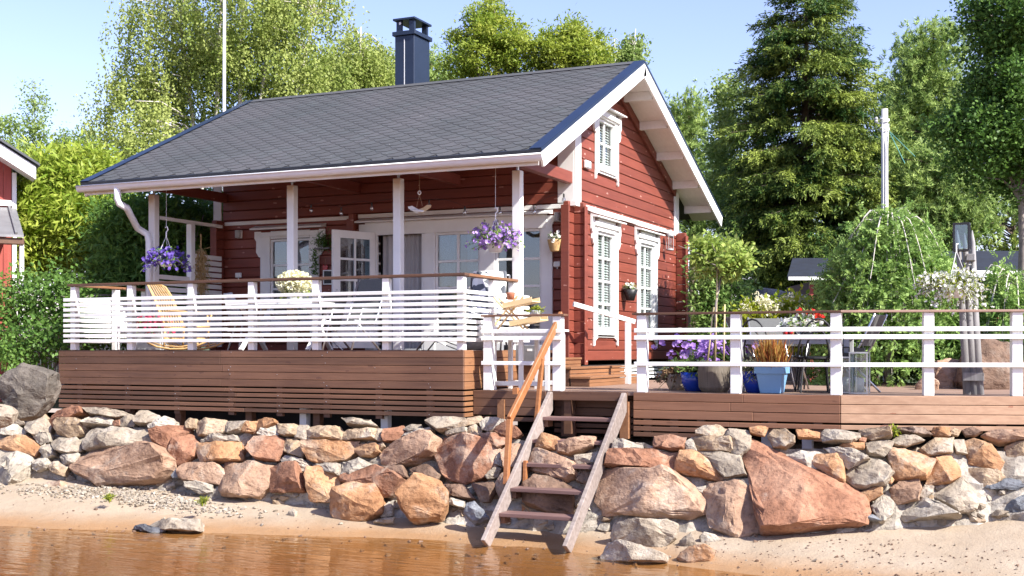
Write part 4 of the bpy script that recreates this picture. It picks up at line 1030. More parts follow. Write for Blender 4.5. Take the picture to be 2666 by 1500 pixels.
for i, (off, k, poly, a, b, lab) in enumerate(LOOSE):
    ub, vb = max(poly, key=lambda q: q[1]); ub, vb = off[0]+ub/TS, off[1]+vb/TS      # where it stands on the sand or in the water
    r = ray(ub, vb); t = 9.0
    while t < 20 and (EYEP+r*t).y < 13.5 and (EYEP+r*t).z > max(sand_z((EYEP+r*t).x, (EYEP+r*t).y), -.02): t += .02
    q = EYEP+r*t; b = .35; a = q.y-b*q.z
    P = tile_poly(off, poly, a, b); c = sum(P, Vector())/len(P); P = [c+(p-c)*1.04 for p in P]
    sz = area_size(P)
    me = rock_mesh(P, FN, sz*1.25, 320+i, rough=.035, cuts=2)
    o = link('boulder' if sz > .2 else 'beach_stone', me, PAL[k]); tag(o, lab, 'boulder' if sz > .2 else 'stone')
    g = min(sand_z(c.x, c.y), sand_z(c.x, c.y-.15))-.07; zl = min(v.co.z for v in me.vertices)
    if zl > g:
        kk = min((c.z-g)/max(c.z-zl, .02), 1.7)
        for v in me.vertices:
            if v.co.z < c.z: v.co.z = c.z-(c.z-v.co.z)*kk
    zl = min(v.co.z for v in me.vertices); base = Vector((c.x, c.y, zl)); me.transform(Matrix.Translation(-base)); o.location = base
# gravel and debris on the beach
mb = MB(); mb2 = MB(); mb3 = MB()
for _ in range(900):
    x = rd.gauss(-12.0, .95); p = Vector((x, 13.5+rd.gauss(0, .17)-abs(x+12)*.05, 0)); p.z = sand_z(p.x, p.y)+.01; scatter_pebbles(rd.choice((mb, mb, mb2)), p, rd.uniform(.015, .045), rd)
for _ in range(800):
    x = rd.uniform(-15, .5) if rd.random() < .45 else rd.uniform(-5, .8); y = interp(x, WX, WY)+rd.uniform(.05, 1.6)
    if x < -5.5 and rd.random() < .3: continue
    scatter_pebbles(rd.choice((mb, mb3, mb3, mb3)), Vector((x, y, sand_z(x, y)+.003)), rd.uniform(.006, .019)*(1 if rd.random() < .93 else 2.2), rd)
mb4 = MB()
for _ in range(150):
    x = rd.uniform(-14, 0); y = interp(x, WX, WY)-abs(rd.gauss(0, .45)); scatter_pebbles(mb4, Vector((x, y, sand_z(x, y))), rd.uniform(.015, .05), rd)
o = obj('lakebed_pebbles', mb4, S_DRK, kind='stuff'); o['label'] = 'dark pebbles on the shallow lake bed'
o = obj('gravel', mb, S_GRE, kind='stuff'); o['label'] = 'grey gravel lying at the foot of the wall'
o = obj('gravel', mb2, S_WHI, kind='stuff'); o['label'] = 'white gravel lying at the foot of the wall'
o = obj('beach_debris', mb3, S_DRK, kind='stuff'); o['label'] = 'dark bark crumbs and pebbles scattered on the sand'
# ------------------------------------------------------------------ trees, shrubs and plants
def unit(a): return a/np.maximum(np.linalg.norm(a, axis=-1, keepdims=True), 1e-9)
def leaves(name, P, D, L, W, tint, mat, parent, fold=0.0, kind=None):
    n = len(P); D = unit(D); S = unit(np.cross(D, rng.normal(size=(n, 3))*.62+np.array([.25, -.25, .85])))
    L = np.broadcast_to(L, n)[:, None]; W = np.broadcast_to(W, n)[:, None]
    mid = P+D*L*.45
    V = np.stack([P, mid+S*W/2, P+D*L, mid-S*W/2], 1).reshape(-1, 3)
    me = bpy.data.meshes.new(name); me.vertices.add(4*n); me.loops.add(4*n); me.polygons.add(n)
    me.vertices.foreach_set('co', V.astype(np.float32).ravel())
    me.loops.foreach_set('vertex_index', np.arange(4*n, dtype=np.int32))
    me.polygons.foreach_set('loop_start', np.arange(0, 4*n, 4, dtype=np.int32))
    at = me.attributes.new('tint', 'FLOAT', 'FACE'); at.data.foreach_set('value', np.clip(np.broadcast_to(tint, n), 0, 1).astype(np.float32))
    me.update(calc_edges=True)
    o = link(name, me, mat, parent)
    if kind: o['kind'] = kind
    return o
def ell(blobs, n, shell=.45):             # points in a set of ellipsoids, more of them near the surface
    C = np.array([b[0] for b in blobs], float); Rr = np.array([b[1] for b in blobs], float)
    w = (Rr.prod(1))**.7; k = rng.choice(len(blobs), n, p=w/w.sum())
    d = unit(rng.normal(size=(n, 3))); r = (shell+(1-shell)*rng.random(n)**.7)[:, None]
    return C[k]+d*r*Rr[k]
def blob(u, v, ru, rv, d, deep=None):
    c = PD(u, v, d); k = d/FOC
    return ((c.x, c.y, c.z), ((ru*k), (deep or ru*k), (rv*k)))
def limbs(name, pairs, mat, parent, n=5, sag=.1):
    mb = MB()
    for a, b, r0, r1 in pairs:
        a = Vector(a); b = Vector(b); m = a.lerp(b, .5)+Vector((rng.normal()*.05, rng.normal()*.05, sag))*(b-a).length
        mb.tube([a, a.lerp(m, .5)*.5+ (a*.25+m*.25), m, m.lerp(b, .6), b], [r0, r0*.8+r1*.2, (r0+r1)/2, r1*1.2, r1], n, False)
    return obj(name, mb, mat, parent, True, kind='stuff')
def base_of(u, d):
    p = PD(u, 912, d); return Vector((p.x, p.y, ground_z(p.x, p.y)-.05))
def stems_pts(base, top, k=7, wob=.1):
    base = Vector(base); top = Vector(top); out = []
    for i in range(k):
        s = i/(k-1); out.append(base.lerp(top, s)+Vector((rng.normal()*wob, rng.normal()*wob, 0))*(s*(1-s)*4*.5))
    return out
def broadleaf(label, name, u, d, stems, blobs, mat, bark, ncl, per, L, W, cr, cat='tree', group=None, droop=0, tr=.12, shell=.45, branches=60, sq=.75):
    """stems: list of (u, v) tops; crown clumps carried by branches from the nearest stem."""
    b = base_of(u, d); T_ = thing(name, label, cat, group)
    mb = MB(); nodes_ = []
    for (uu, vv) in stems:
        top = PD(uu, vv, d+rng.normal()*.3); pts = stems_pts(b+Vector((rng.normal()*tr, rng.normal()*tr, 0)), top, 8, .12)
        m = len(pts); mb.tube(pts, [tr*(1-.85*i/(m-1)) for i in range(m)], 8)
        for i in range(1, m):
            for s in np.linspace(0, 1, 4): nodes_.append(pts[i-1].lerp(pts[i], s))
    obj('trunk', mb, bark, T_, True)
    C = ell(blobs, ncl, shell)
    NP = np.array([tuple(p) for p in nodes_])
    pr_ = []
    for c in C[rng.choice(ncl, min(branches, ncl), False)]:
        q = NP[np.argmin(((NP-c)**2*np.array([1, 1, 1.6])).sum(1)+ (NP[:, 2] > c[2])*2.0)]
        pr_.append((tuple(q), tuple(c), tr*.22, .008))
    limbs('branch', pr_, bark, T_)
    k = np.repeat(np.arange(ncl), per); n = len(k)
    tint = .5+.24*rng.normal(size=ncl)[k]+.10*rng.normal(size=n)
    if droop:
        ln = (droop*rng.uniform(.5, 1.3, ncl))[k]; s = rng.random(n)
        nt = 6; tw = rng.normal(size=(ncl, nt, 3))*cr*np.array([1, 1, .35]); ti = rng.integers(0, nt, n)
        P = C[k]+tw[k, ti]+np.stack([rng.normal(size=n)*.05, rng.normal(size=n)*.05, -ln*s], 1)
        D = rng.normal(size=(n, 3))*.6+np.array([0, 0, -.8])
    else:
        P = C[k]+rng.normal(size=(n, 3))*cr*np.array([1, 1, sq])*(rng.uniform(.6, 1.2, ncl)[k])[:, None]
        D = rng.normal(size=(n, 3))+unit(P-C[k])*.8+np.array([0, 0, -.1])
    leaves('crown', P, D, L*rng.uniform(.7, 1.25, n), W*rng.uniform(.8, 1.2, n), tint, mat, T_)
    settle(T_, b); return T_

LBIR = leafmat('birch_leaf', (.19,.255,.055), (.42,.47,.15), .42)
LBIR2 = leafmat('birch_leaf_deep', (.16,.24,.06), (.35,.43,.15), .42)
LROW = leafmat('rowan_leaf', (.16,.24,.03), (.38,.42,.08), .4)
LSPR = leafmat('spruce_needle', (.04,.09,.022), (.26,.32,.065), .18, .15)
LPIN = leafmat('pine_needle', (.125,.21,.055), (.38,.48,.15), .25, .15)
LALD = leafmat('alder_leaf', (.045,.105,.022), (.15,.26,.06), .3)
LWIL = leafmat('willow_leaf', (.18,.28,.03), (.42,.47,.09), .4)
LWID = leafmat('dark_shrub_leaf', (.075,.155,.035), (.16,.27,.06), .35)
LSHR = leafmat('shrub_leaf', (.10,.19,.045), (.26,.36,.11), .35)
LYEL = leafmat('hydrangea_leaf', (.17,.24,.02), (.36,.38,.05), .4)
LPEA = leafmat('pinnate_leaf', (.12,.22,.055), (.31,.44,.13), .35)
LBROW = leafmat('withered_leaf', (.10,.055,.03), (.32,.21,.12), .2)
LSIL = leafmat('silver_leaf', (.34,.36,.22), (.60,.60,.42), .3)
FLW = leafmat('white_petal', (.70,.70,.66), (.85,.85,.82), .3, .1)
FLCR = leafmat('cream_petal', (.62,.60,.38), (.84,.82,.66), .3, .1)
FLP = leafmat('violet_petal', (.27,.14,.46), (.50,.34,.72), .3, .1)
FLV = leafmat('deep_violet_petal', (.10,.06,.34), (.24,.16,.56), .3, .1)
FLPK = leafmat('pink_petal', (.50,.02,.09), (.75,.16,.26), .3, .1)
FLR = leafmat('red_petal', (.40,.015,.01), (.62,.06,.03), .3, .1)
GRR = leafmat('red_grass_blade', (.26,.06,.03), (.45,.30,.08), .3)

# birches behind the cottage
broadleaf('tall multi-stemmed birch with weeping crown behind the left half of the cottage', 'birch_tree', 590, 34,
    [(470, 40), (575, -140), (640, -150), (720, -60), (820, 40)],
    [blob(600, -40, 250, 190, 34, 2.2), blob(420, 120, 125, 160, 34, 1.8), blob(330, 270, 105, 110, 33.5, 1.2), blob(400, 330, 110, 100, 32.5, 1.0), blob(690, 140, 190, 150, 34, 2.0), blob(560, 210, 200, 120, 35, 1.8), blob(800, 190, 110, 90, 35, 1.5), blob(790, -20, 110, 90, 34, 1.5)],
    LBIR, BARKB, 720, 120, .082, .064, .17, group='birches behind the cottage', droop=1.05, tr=.14, branches=150)
broadleaf('smaller bright birch standing just left of the dark chimney', 'birch_tree', 900, 38, [(940, 70), (870, 120), (985, 110)],
    [blob(930, 160, 70, 90, 38, 1.1), blob(980, 170, 45, 75, 38, 1), blob(870, 200, 60, 70, 38, 1)], LBIR, BARKB, 260, 110, .082, .064, .17, group='birches behind the cottage', droop=1.0, tr=.1)
broadleaf('slim weeping birch top showing just left of the gable peak', 'birch_tree', 1620, 38, [(1655, 75), (1600, 100)],
    [blob(1650, 120, 22, 50, 38, .4), blob(1600, 140, 28, 45, 38, .5), blob(1570, 175, 40, 30, 38, .5)], LBIR2, BARKB, 90, 60, .105, .075, .14, group='birches behind the cottage', droop=.7, tr=.06, branches=30)
broadleaf('rowan tree with pointed top behind the roof, right of chimney', 'rowan_tree', 1290, 33, [(1290, 15), (1230, 60), (1350, 80)],
    [blob(1285, 85, 45, 85, 33, .8), blob(1260, 150, 75, 70, 33, 1), blob(1350, 140, 60, 60, 33, .9), blob(1200, 170, 50, 45, 33, .8), blob(1245, 60, 22, 40, 33, .4), blob(1292, 25, 14, 40, 33, .3), blob(1195, 110, 12, 45, 33, .3), blob(1340, 70, 14, 40, 33, .3)], LROW, BARKG, 230, 85, .12, .042, .17, group='rowans behind the roof', tr=.09, sq=.5)
broadleaf('broader rowan tree behind the roof nearer to the gable peak', 'rowan_tree', 1490, 33, [(1485, 70), (1430, 110), (1540, 110)],
    [blob(1485, 115, 45, 48, 33, .7), blob(1440, 160, 50, 50, 33, .8), blob(1530, 150, 50, 45, 33, .8), blob(1488, 75, 14, 35, 33, .3), blob(1425, 95, 12, 35, 33, .3), blob(1560, 115, 12, 30, 33, .3)], LROW, BARKG, 165, 85, .12, .042, .17, group='rowans behind the roof', tr=.09, sq=.5)
def pine(label, u, d, top, blobs, ntuft, L=.15, mat=LPIN, group='pines in the wood', bark=BARKD, tr=.16, per=26, W=.026, name='pine_tree'):
    b = base_of(u, d); T_ = thing(name, label, 'tree', group)
    tp = PD(u, top, d); pts = stems_pts(b, tp, 8, .1); mb = MB(); mb.tube(pts, [tr*(1-.9*i/7) for i in range(8)], 8); obj('trunk', mb, bark, T_, True)
    C = ell(blobs, ntuft//7, .3); pr_ = []
    for c in C[:: max(1, len(C)//70)]:
        z = min(max(c[2]-.4, b.z+.5), tp.z-.2); s = (z-b.z)/(tp.z-b.z); pr_.append((tuple(b.lerp(tp, s)), tuple(c), tr*.2, .012))
    limbs('branch', pr_, bark, T_)
    k0 = np.repeat(np.arange(len(C)), 7); A = C[k0]+rng.normal(size=(len(k0), 3))*np.array([.24, .24, .15])
    k = np.repeat(np.arange(len(A)), per); n = len(k)
    ax = unit(rng.normal(size=(len(A), 3))*.8+np.array([0, 0, .9]))
    D = unit(rng.normal(size=(n, 3))*.75+ax[k]); P = A[k]+ax[k]*(rng.random(n)*.16)[:, None]
    tint = .5+.22*rng.normal(size=len(C))[k0][k]+.15*rng.normal(size=n)
    leaves('crown', P, D, L*rng.uniform(.7, 1.2, n), W, tint, mat, T_); settle(T_, b); return T_
pine('young pine top showing right beside the chimney', 1125, 42, 135, [blob(1120, 200, 45, 70, 42, .8), blob(1160, 230, 50, 50, 42, .8)], 420)
pine('small pine top showing just left of the chimney', 1025, 42, 140, [blob(1018, 210, 32, 65, 42, .7)], 240)
pine('bushy pine directly right of the gable roof', 1800, 40, 228, [blob(1800, 300, 50, 70, 40, .9), blob(1790, 400, 75, 90, 40, 1.2), blob(1840, 520, 110, 130, 40, 1.4), blob(1770, 540, 70, 130, 40, 1.2), blob(1750, 310, 30, 35, 40, .5)], 2400)
broadleaf('thin airy young birch between the bushy pine and the spruce', 'birch_tree', 1895, 35, [(1897, 190), (1870, 260)],
    [blob(1895, 260, 32, 62, 35, .6), blob(1890, 370, 42, 90, 35, .7), blob(1880, 480, 40, 90, 35, .7)], LBIR2, BARKG, 150, 55, .10, .075, .18, tr=.05, branches=50)
pine('tall broad pine right of the utility pole', 2430, 38, 62, [blob(2390, 150, 55, 80, 38, .9), blob(2450, 130, 55, 75, 38, .9), blob(2400, 230, 85, 90, 38, 1.2), blob(2460, 280, 95, 110, 38, 1.3), blob(2350, 330, 45, 90, 38, .9), blob(2420, 420, 120, 110, 38, 1.5)], 3600)
pine('middle pine between the utility pole and the broad pine', 2335, 41, 190, [blob(2335, 260, 45, 75, 41, .9), blob(2330, 380, 70, 110, 41, 1.2), blob(2345, 520, 90, 100, 41, 1.3)], 1300)
pine('lower pine with brown branches under the broad pine', 2480, 31, 330, [blob(2400, 480, 95, 110, 31, 1.1), blob(2520, 520, 110, 90, 31, 1.2), blob(2450, 590, 120, 60, 31, 1.2)], 2000)
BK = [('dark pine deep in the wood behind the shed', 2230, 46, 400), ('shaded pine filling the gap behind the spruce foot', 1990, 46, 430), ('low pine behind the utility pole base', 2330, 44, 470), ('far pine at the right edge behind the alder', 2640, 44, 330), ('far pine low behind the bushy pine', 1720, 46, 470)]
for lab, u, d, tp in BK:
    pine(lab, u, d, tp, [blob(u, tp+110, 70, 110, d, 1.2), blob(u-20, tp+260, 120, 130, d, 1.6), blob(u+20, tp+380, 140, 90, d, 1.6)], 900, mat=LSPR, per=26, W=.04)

def spruce(label, u, d, top, bot, half, seed=1, levels=66, group=None):
    b = base_of(u, d); tp = PD(u, top, d); T_ = thing('spruce_tree', label, 'tree', group)
    pts = stems_pts(b, tp, 9, .04); mb = MB(); mb.tube(pts, [.24*(1-.93*i/8) for i in range(9)], 9); obj('trunk', mb, BARKD, T_, True)
    z0 = PD(u, bot, d).z; Ps, Ds, Ls, Ts = [], [], [], []; pr_ = []
    rmax = half*d/FOC
    for l in range(levels):
        s = (l+rng.random()*.6)/levels; z = tp.z-(tp.z-z0)*s**.92
        prof = rmax*(.05+.95*min(1, s*2.0)**.72)*(1 if s < .85 else 1-.5*(s-.85)/.15)
        nb = 7+int(7*min(1, s*1.6))
        for _ in range(nb):
            if rng.random() < .12: continue
            az = rng.random()*6.283; ln = prof*rng.uniform(.62, 1.18); o = np.array([math.cos(az), math.sin(az), 0])
            q = (z-b.z)/(tp.z-b.z); cx = np.array(b.lerp(tp, q))
            dr = .30*min(1, s*2)
            f = lambda t: cx+o*ln*t+np.array([0, 0, ln*(.12*t-dr*t*t*1.2+.16*max(0, t-.75)*2)])
            pr_.append((tuple(f(0)), tuple(f(1)), .022, .006))
            m = int(9+ln*13); tt = .18+.82*rng.random(m)**.75; tc = .42+.30*rng.normal()
            side = np.array([-o[1], o[0], 0])
            for t in tt:
                st = f(t); sg = rng.choice((-1, 1)); wl = (.18+.42*(1-abs(t-.6)))*min(1, ln)*rng.uniform(.6, 1.2)
                hang = rng.uniform(.25, 1.0)*(.3+dr*2)
                dd = unit(o*.55+side*sg*rng.uniform(.1, .8)+np.array([0, 0, -hang+.08]))
                kk = int(7+wl*23); ss = rng.random(kk)
                P = st+dd*(wl*ss)[:, None]+rng.normal(size=(kk, 3))*.02
                Ps.append(P); Ds.append(dd+rng.normal(size=(kk, 3))*.45); Ls.append(rng.uniform(.07, .14, kk)); Ts.append(np.clip(tc+.15*rng.normal(size=kk)+.25*(t-.6), 0, 1))
    limbs('branch', pr_, BARKD, T_, 3, .02)
    P = np.concatenate(Ps); leaves('crown', P, np.concatenate(Ds), np.concatenate(Ls), .032, np.concatenate(Ts), LSPR, T_); settle(T_, b); return T_
spruce('great dark spruce towering left of the utility pole', 2100, 32, -110, 760, 215)
broadleaf('big dark green alder filling the right edge of the sky', 'alder_tree', 2680, 21, [(2640, 80), (2700, -120), (2620, 330)],
    [blob(2660, 40, 120, 140, 21, 1.3), blob(2610, 200, 95, 130, 21, 1.2), blob(2590, 380, 120, 110, 21, 1.3), blob(2700, 330, 130, 200, 21, 1.4), blob(2500, 330, 60, 50, 21, .7), blob(2540, 60, 25, 60, 21, .4)], LALD, BARKG, 470, 135, .07, .052, .17, tr=.13, branches=110)
for (lab, u, d, tp, w_) in (('yellowish young birch at the left edge above the red neighbour house', 25, 48, 290, 40), ('taller thin young birch beyond the willow on the left', 88, 52, 205, 38), ('very small birch top above the willow', 165, 55, 335, 26), ('little birch at the foot of the tall birch', 232, 45, 330, 26)):
    broadleaf(lab, 'birch_tree', u, d, [(u, tp)], [blob(u, tp+(480-tp)*.35, w_*.5, (480-tp)*.35, d, .5), blob(u+8, tp+(480-tp)*.75, w_, (480-tp)*.4, d, .8)], LBIR2, BARKG, 70, 50, .12, .09, .22, group='young birches on the left', tr=.06, branches=35)
broadleaf('bright yellow green willow bush behind the left end of the terrace', 'willow_bush', 190, 25, [(120, 450), (200, 420), (260, 450), (60, 560)],
    [blob(150, 500, 110, 90, 25, 1), blob(230, 470, 70, 75, 25, .9), blob(110, 600, 105, 90, 24.5, 1), blob(230, 600, 110, 110, 24.5, 1), blob(60, 650, 60, 60, 24, .7)], LWIL, BARKG, 430, 75, .19, .05, .22, 'bush', tr=.06, branches=80)
broadleaf('dark leafy shrub in the shade behind the porch screen', 'shade_shrub', 420, 23.5, [(360, 560), (450, 520), (530, 560)],
    [blob(370, 610, 90, 110, 23.5, .9), blob(480, 600, 90, 100, 23.5, .9), blob(330, 760, 120, 120, 23, 1), blob(470, 760, 110, 120, 23.5, 1), blob(560, 570, 40, 60, 26, .6)], LWID, BARKG, 430, 75, .17, .045, .22, 'bush', tr=.06, branches=60)
broadleaf('loose green rose hedge at the left edge beside the terrace', 'rose_hedge', 90, 20.5, [(40, 800), (120, 780), (190, 800)],
    [blob(40, 800, 75, 90, 20.5, .6), blob(140, 780, 80, 90, 20.5, .6), blob(90, 890, 110, 60, 20, .6), blob(250, 830, 70, 80, 21.5, .6), blob(10, 930, 40, 40, 19.5, .4)], LWID, BARKG, 190, 42, .085, .055, .17, 'hedge', tr=.035, branches=70)
broadleaf('light green lilac bush right behind the cottage corner', 'lilac_bush', 1875, 23.5, [(1868, 640), (1900, 690), (1850, 700)],
    [blob(1868, 700, 55, 80, 23.5, .6), blob(1842, 790, 34, 90, 23.5, .5), blob(1900, 800, 60, 90, 23.5, .6), blob(1870, 880, 62, 60, 23.5, .6)], LSHR, BARKG, 250, 65, .095, .05, .13, 'bush', tr=.04, branches=60)
hy = broadleaf('yellow green hydrangea hedge with cream flower cones below the dark boulder', 'hydrangea_bush', 2035, 20.5, [(2000, 820), (2060, 810), (2100, 830)],
    [blob(1985, 850, 55, 50, 20.5, .6), blob(2060, 845, 60, 55, 20.5, .6), blob(2120, 860, 50, 50, 20.5, .5)], LYEL, BARKG, 170, 65, .105, .06, .15, 'bush', tr=.03, branches=30)
P = ell([blob(1985, 812, 55, 30, 20.2, .3), blob(2070, 806, 55, 28, 20.2, .3)], 42, .8); k = np.repeat(np.arange(42), 26); n = len(k)
Q = P[k]+np.stack([rng.normal(size=n)*.022, rng.normal(size=n)*.022, rng.random(n)*.16], 1); Q -= np.array(hy.location)
leaves('flower_cone', Q, rng.normal(size=(n, 3)), .045, .035, rng.random(n), FLCR, hy)

# weeping pea shrub: arching stems hung with pinnate leaves
def weeping(label, name, u, d, ctop, spread, n_st, n_leaf, cat='bush', mat=LPEA, zb=None, seed=0):
    b = base_of(u, d); T_ = thing(name, label, cat); tp = PD(u, ctop, d)
    mb = MB(); mb.tube(stems_pts(b, tp, 6, .08), [.07, .065, .06, .055, .05, .045], 8); obj('trunk', mb, BARKG, T_, True)
    mb = MB(); SP = []
    for i in range(n_st):
        az = rng.random()*6.283; rr = spread*rng.uniform(.55, 1.12); o = Vector((math.cos(az), math.sin(az), 0))
        a = tp+Vector((0, 0, rng.uniform(-.9, .05))); up = rng.uniform(.12, .5); drop = rng.uniform(.9, 2.3)
        pts = [a+o*(rr*t)+Vector((0, 0, up*math.sin(math.pi*min(1, t*1.15))-drop*max(0, t-.25)**1.7*1.25)) for t in np.linspace(0, 1, 9)]
        pts = [Vector((p.x, p.y, max(p.z, b.z+.1))) for p in pts]
        mb.tube(pts, [.017*(1-.75*j/8) for j in range(9)], 5, False); SP.append(pts)
    obj('branch', mb, BARKB, T_, True, kind='stuff')
    rach = []; 
    Ps, Ds, Ls, Ts = [], [], [], []
    for _ in range(n_leaf):
        pts = SP[rng.integers(len(SP))]; t = rng.uniform(.12, 1)**.8*8; i = min(int(t), 7); st = np.array(pts[i].lerp(pts[i+1], t-i))+rng.normal(size=3)*.07
        dd = unit(rng.normal(size=3)*.8+np.array([0, 0, -.45])); sd = unit(np.cross(dd, rng.normal(size=3))); ln = rng.uniform(.16, .27); tc = .5+.28*rng.normal()
        for j in range(7):
            for sg in (-1, 1):
                Ps.append(st+dd*ln*(j+.5)/7); Ds.append(sd*sg*.9+dd*.45); Ls.append(.07*rng.uniform(.8, 1.15)); Ts.append(tc)
    zc = b.z+.2; H = tp.z+.12-zc
    for _ in range(n_leaf):                # leafy outer skin of the mound
        az = rng.random()*6.283; t = rng.random()**.85; rad = spread*math.sqrt(max(0, 1-t**2.8))*rng.uniform(.8, 1.12)
        st = np.array([b.x+rad*math.cos(az), b.y+rad*math.sin(az), zc+H*t*rng.uniform(.93, 1.03)]); d = unit(np.array([math.cos(az), math.sin(az), t*.8]))
        dd = unit(d*.8+rng.normal(size=3)*.5+np.array([0, 0, -.55])); sd = unit(np.cross(dd, rng.normal(size=3))); ln = rng.uniform(.15, .25); tc = .55+.28*rng.normal()
        for j in range(6):
            for sg in (-1, 1):
                Ps.append(st+dd*ln*(j+.5)/6); Ds.append(sd*sg*.9+dd*.45); Ls.append(.075*rng.uniform(.8, 1.15)); Ts.append(tc)
    leaves('crown', np.array(Ps), np.array(Ds), np.array(Ls), .030, np.array(Ts), mat, T_); settle(T_, b); return T_
weeping('big weeping shrub with arching stems and feathery leaves behind the rail', 'weeping_shrub', 2315, 19.6, 605, 1.12, 130, 2700)
weeping('second weeping shrub at the right edge with long bare arching stems', 'weeping_shrub', 2640, 19.0, 765, .95, 80, 1400)
broadleaf('low dense greenery under the weeping shrub', 'undershrub', 2330, 20.6, [(2300, 880), (2380, 880)], [blob(2260, 890, 95, 90, 20.6, .6), blob(2400, 900, 95, 80, 20.6, .6)], LPEA, BARKG, 150, 60, .10, .05, .18, 'bush', tr=.02, branches=20)
# ------------------------------------------------------------------ neighbour house, sheds, poles, far boulders
def frame_at(u, d, yaw=YAW):
    """local axes turned by yaw: X across, Y away; origin under (u, horizon) at that depth"""
    p = PD(u, 912, d); return Matrix.Translation((p.x, p.y, 0)) @ Matrix.Rotation(yaw, 4, 'Z')
REDZ = wood('red_board_paint', (.23,.035,.028), (.36,.07,.05), 'Z', .65, .12)
nh = thing('neighbour_house', 'red board house with white trim and grey metal lower roof at the left edge', 'house')
F0 = frame_at(0, 22.8, YAW+R(27)); k = 22.8/FOC
def NX(u): return u*k
def NZ(v): return EYE+(CV-v)*k
def npart(name, x0, x1, y0, y1, z0, z1, m, bev=.004):
    mb = MB(); mb.box(x0, x1, y0, y1, z0, z1).xf(F0); return obj(name, mb, m, nh, bev=bev)
for i in range(26):
    x = NX(28)-(i+1)*.145; zt = NZ(440)+(NX(28)-x)*.62
    mb = MB(); mb.prism([(x+.004, 0, 1.2), (x+.141, 0, 1.2), (x+.141, 0, min(zt, 9)), (x+.004, 0, min(zt+.09, 9))], (0, .05, 0)); mb.xf(F0); obj('wall_board', mb, REDZ, nh)
npart('house_body', NX(28)-4.2, NX(30), .06, 7, 1.2, NZ(445), REDZ)
npart('corner_board', NX(29), NX(40), -.03, .06, NZ(700)-.6, NZ(448), WHITE)
npart('belt_trim', NX(28)-4.2, NX(28.5), -.04, -.003, NZ(536), NZ(521), WHITE)
a = Vector((NX(80), -.55, NZ(455))); b = Vector((NX(80)-4.4, -.55, NZ(455)+4.4*.62))
mb = MB(); mb.bar(a, b, .05, .26, up=(0,1,0)); 
mb = MB(); mb.prism([tuple(a+Vector((0,0,-.12))), tuple(a+Vector((0,0,.12))), tuple(b+Vector((0,0,.12))), tuple(b+Vector((0,0,-.12)))], (0, .05, 0)); mb.xf(F0); obj('barge_board', mb, WHITE, nh, bev=.004)
mb = MB(); mb.prism([tuple(a+Vector((.06,-.06,.125))), tuple(a+Vector((.06,-.06,.17))), tuple(b+Vector((0,-.06,.17))), tuple(b+Vector((0,-.06,.125)))], (0, 8, 0)); mb.xf(F0); obj('roof', mb, solid('dark_roof_metal', (.05,.055,.065), .5), nh)
mb = MB(); mb.prism([tuple(a+Vector((0,.052,-.10))), tuple(a+Vector((0,.052,-.05))), tuple(b+Vector((0,.052,-.05))), tuple(b+Vector((0,.052,-.10)))], (0, .5, 0)); mb.xf(F0); obj('soffit', mb, WHITE, nh)
mb = MB(); x1 = NX(38); x0 = x1-4
mb.prism([(x0, -.05, NZ(540)), (x0, -1.5, NZ(628)), (x0, -1.5, NZ(634)), (x0, -.05, NZ(546))], (4, 0, 0))
for i in range(9): mb.bar((x1-.12-i*.42, -.06, NZ(540)+.02), (x1-.12-i*.42, -1.5, NZ(628)+.02), .04, .05)
mb.xf(F0); obj('porch_roof', mb, solid('grey_roof_metal', (.22,.22,.23), .45, .3), nh)
npart('porch_post', NX(30), NX(40), -1.4, -1.25, 1.2, NZ(634), WHITE)
npart('porch_beam', x0, NX(40), -1.45, -1.2, NZ(650), NZ(635), BROWNX)
settle(nh, F0.translation+Vector((0, 0, 1.3)))
fe = thing('added_fence', 'white fence added for the bright gaps in the hedge on the left', 'fence')
Ff = frame_at(170, 26)  # white boards added to stand for bright ground behind the hedge
for i in range(54):
    x = -2.3+i*.085; mb = MB(); mb.box(x, x+.07, 0, .02, 1.3, 2.98+.03*math.sin(i)).xf(Ff); obj('fence_board', mb, WHITE, fe)
for z in (1.7, 2.6):
    mb = MB(); mb.box(-2.3, 2.3, .021, .06, z, z+.09).xf(Ff); obj('fence_rail', mb, WHITE, fe)
settle(fe, Ff.translation+Vector((0, 0, 1.3)))

def shed(label, u0, u1, ve, vr, d, ur0, ur1):
    s = thing('garden_shed', label, 'shed', 'dark roofed sheds behind the deck'); Fm = frame_at(u0, d); k = d/FOC
    X = lambda u: (u-u0)*k; Z = lambda v: EYE+(CV-v)*k
    mb = MB(); dp = 1.3
    mb.prism([(X(u0), -.35, Z(ve)), (X(u1), -.35, Z(ve)), (X(ur1), dp, Z(vr)), (X(ur0), dp, Z(vr))], (0, .02, -.07)); mb.xf(Fm); obj('roof', mb, SHEDR, s)
    mb = MB(); mb.box(X(u0)+.02, X(u1)-.02, -.37, -.33, Z(ve)-.085, Z(ve)-.012).xf(Fm); obj('fascia_board', mb, WHITE, s, bev=.004)
    mb = MB(); mb.box(X(u0)+.6, X(u1)-.3, .15, 2.4, 1.2, Z(ve)-.09).xf(Fm); obj('wall', mb, SHEDW, s)
    mb = MB(); mb.box(X(u0)+.52, X(u0)+.60, -.15, -.05, 1.2, Z(ve)-.10).xf(Fm); obj('post', mb, REDZ, s)
    settle(s, Fm.translation+Vector((X((u0+u1)/2), 0, 1.3)))
shed('small shed with dark blue roof left of the weeping shrub', 2040, 2330, 722, 660, 26, 2100, 2330)
shed('small shed with dark roof at the right edge behind the wooden lantern post', 2520, 2900, 706, 640, 25, 2500, 2880)

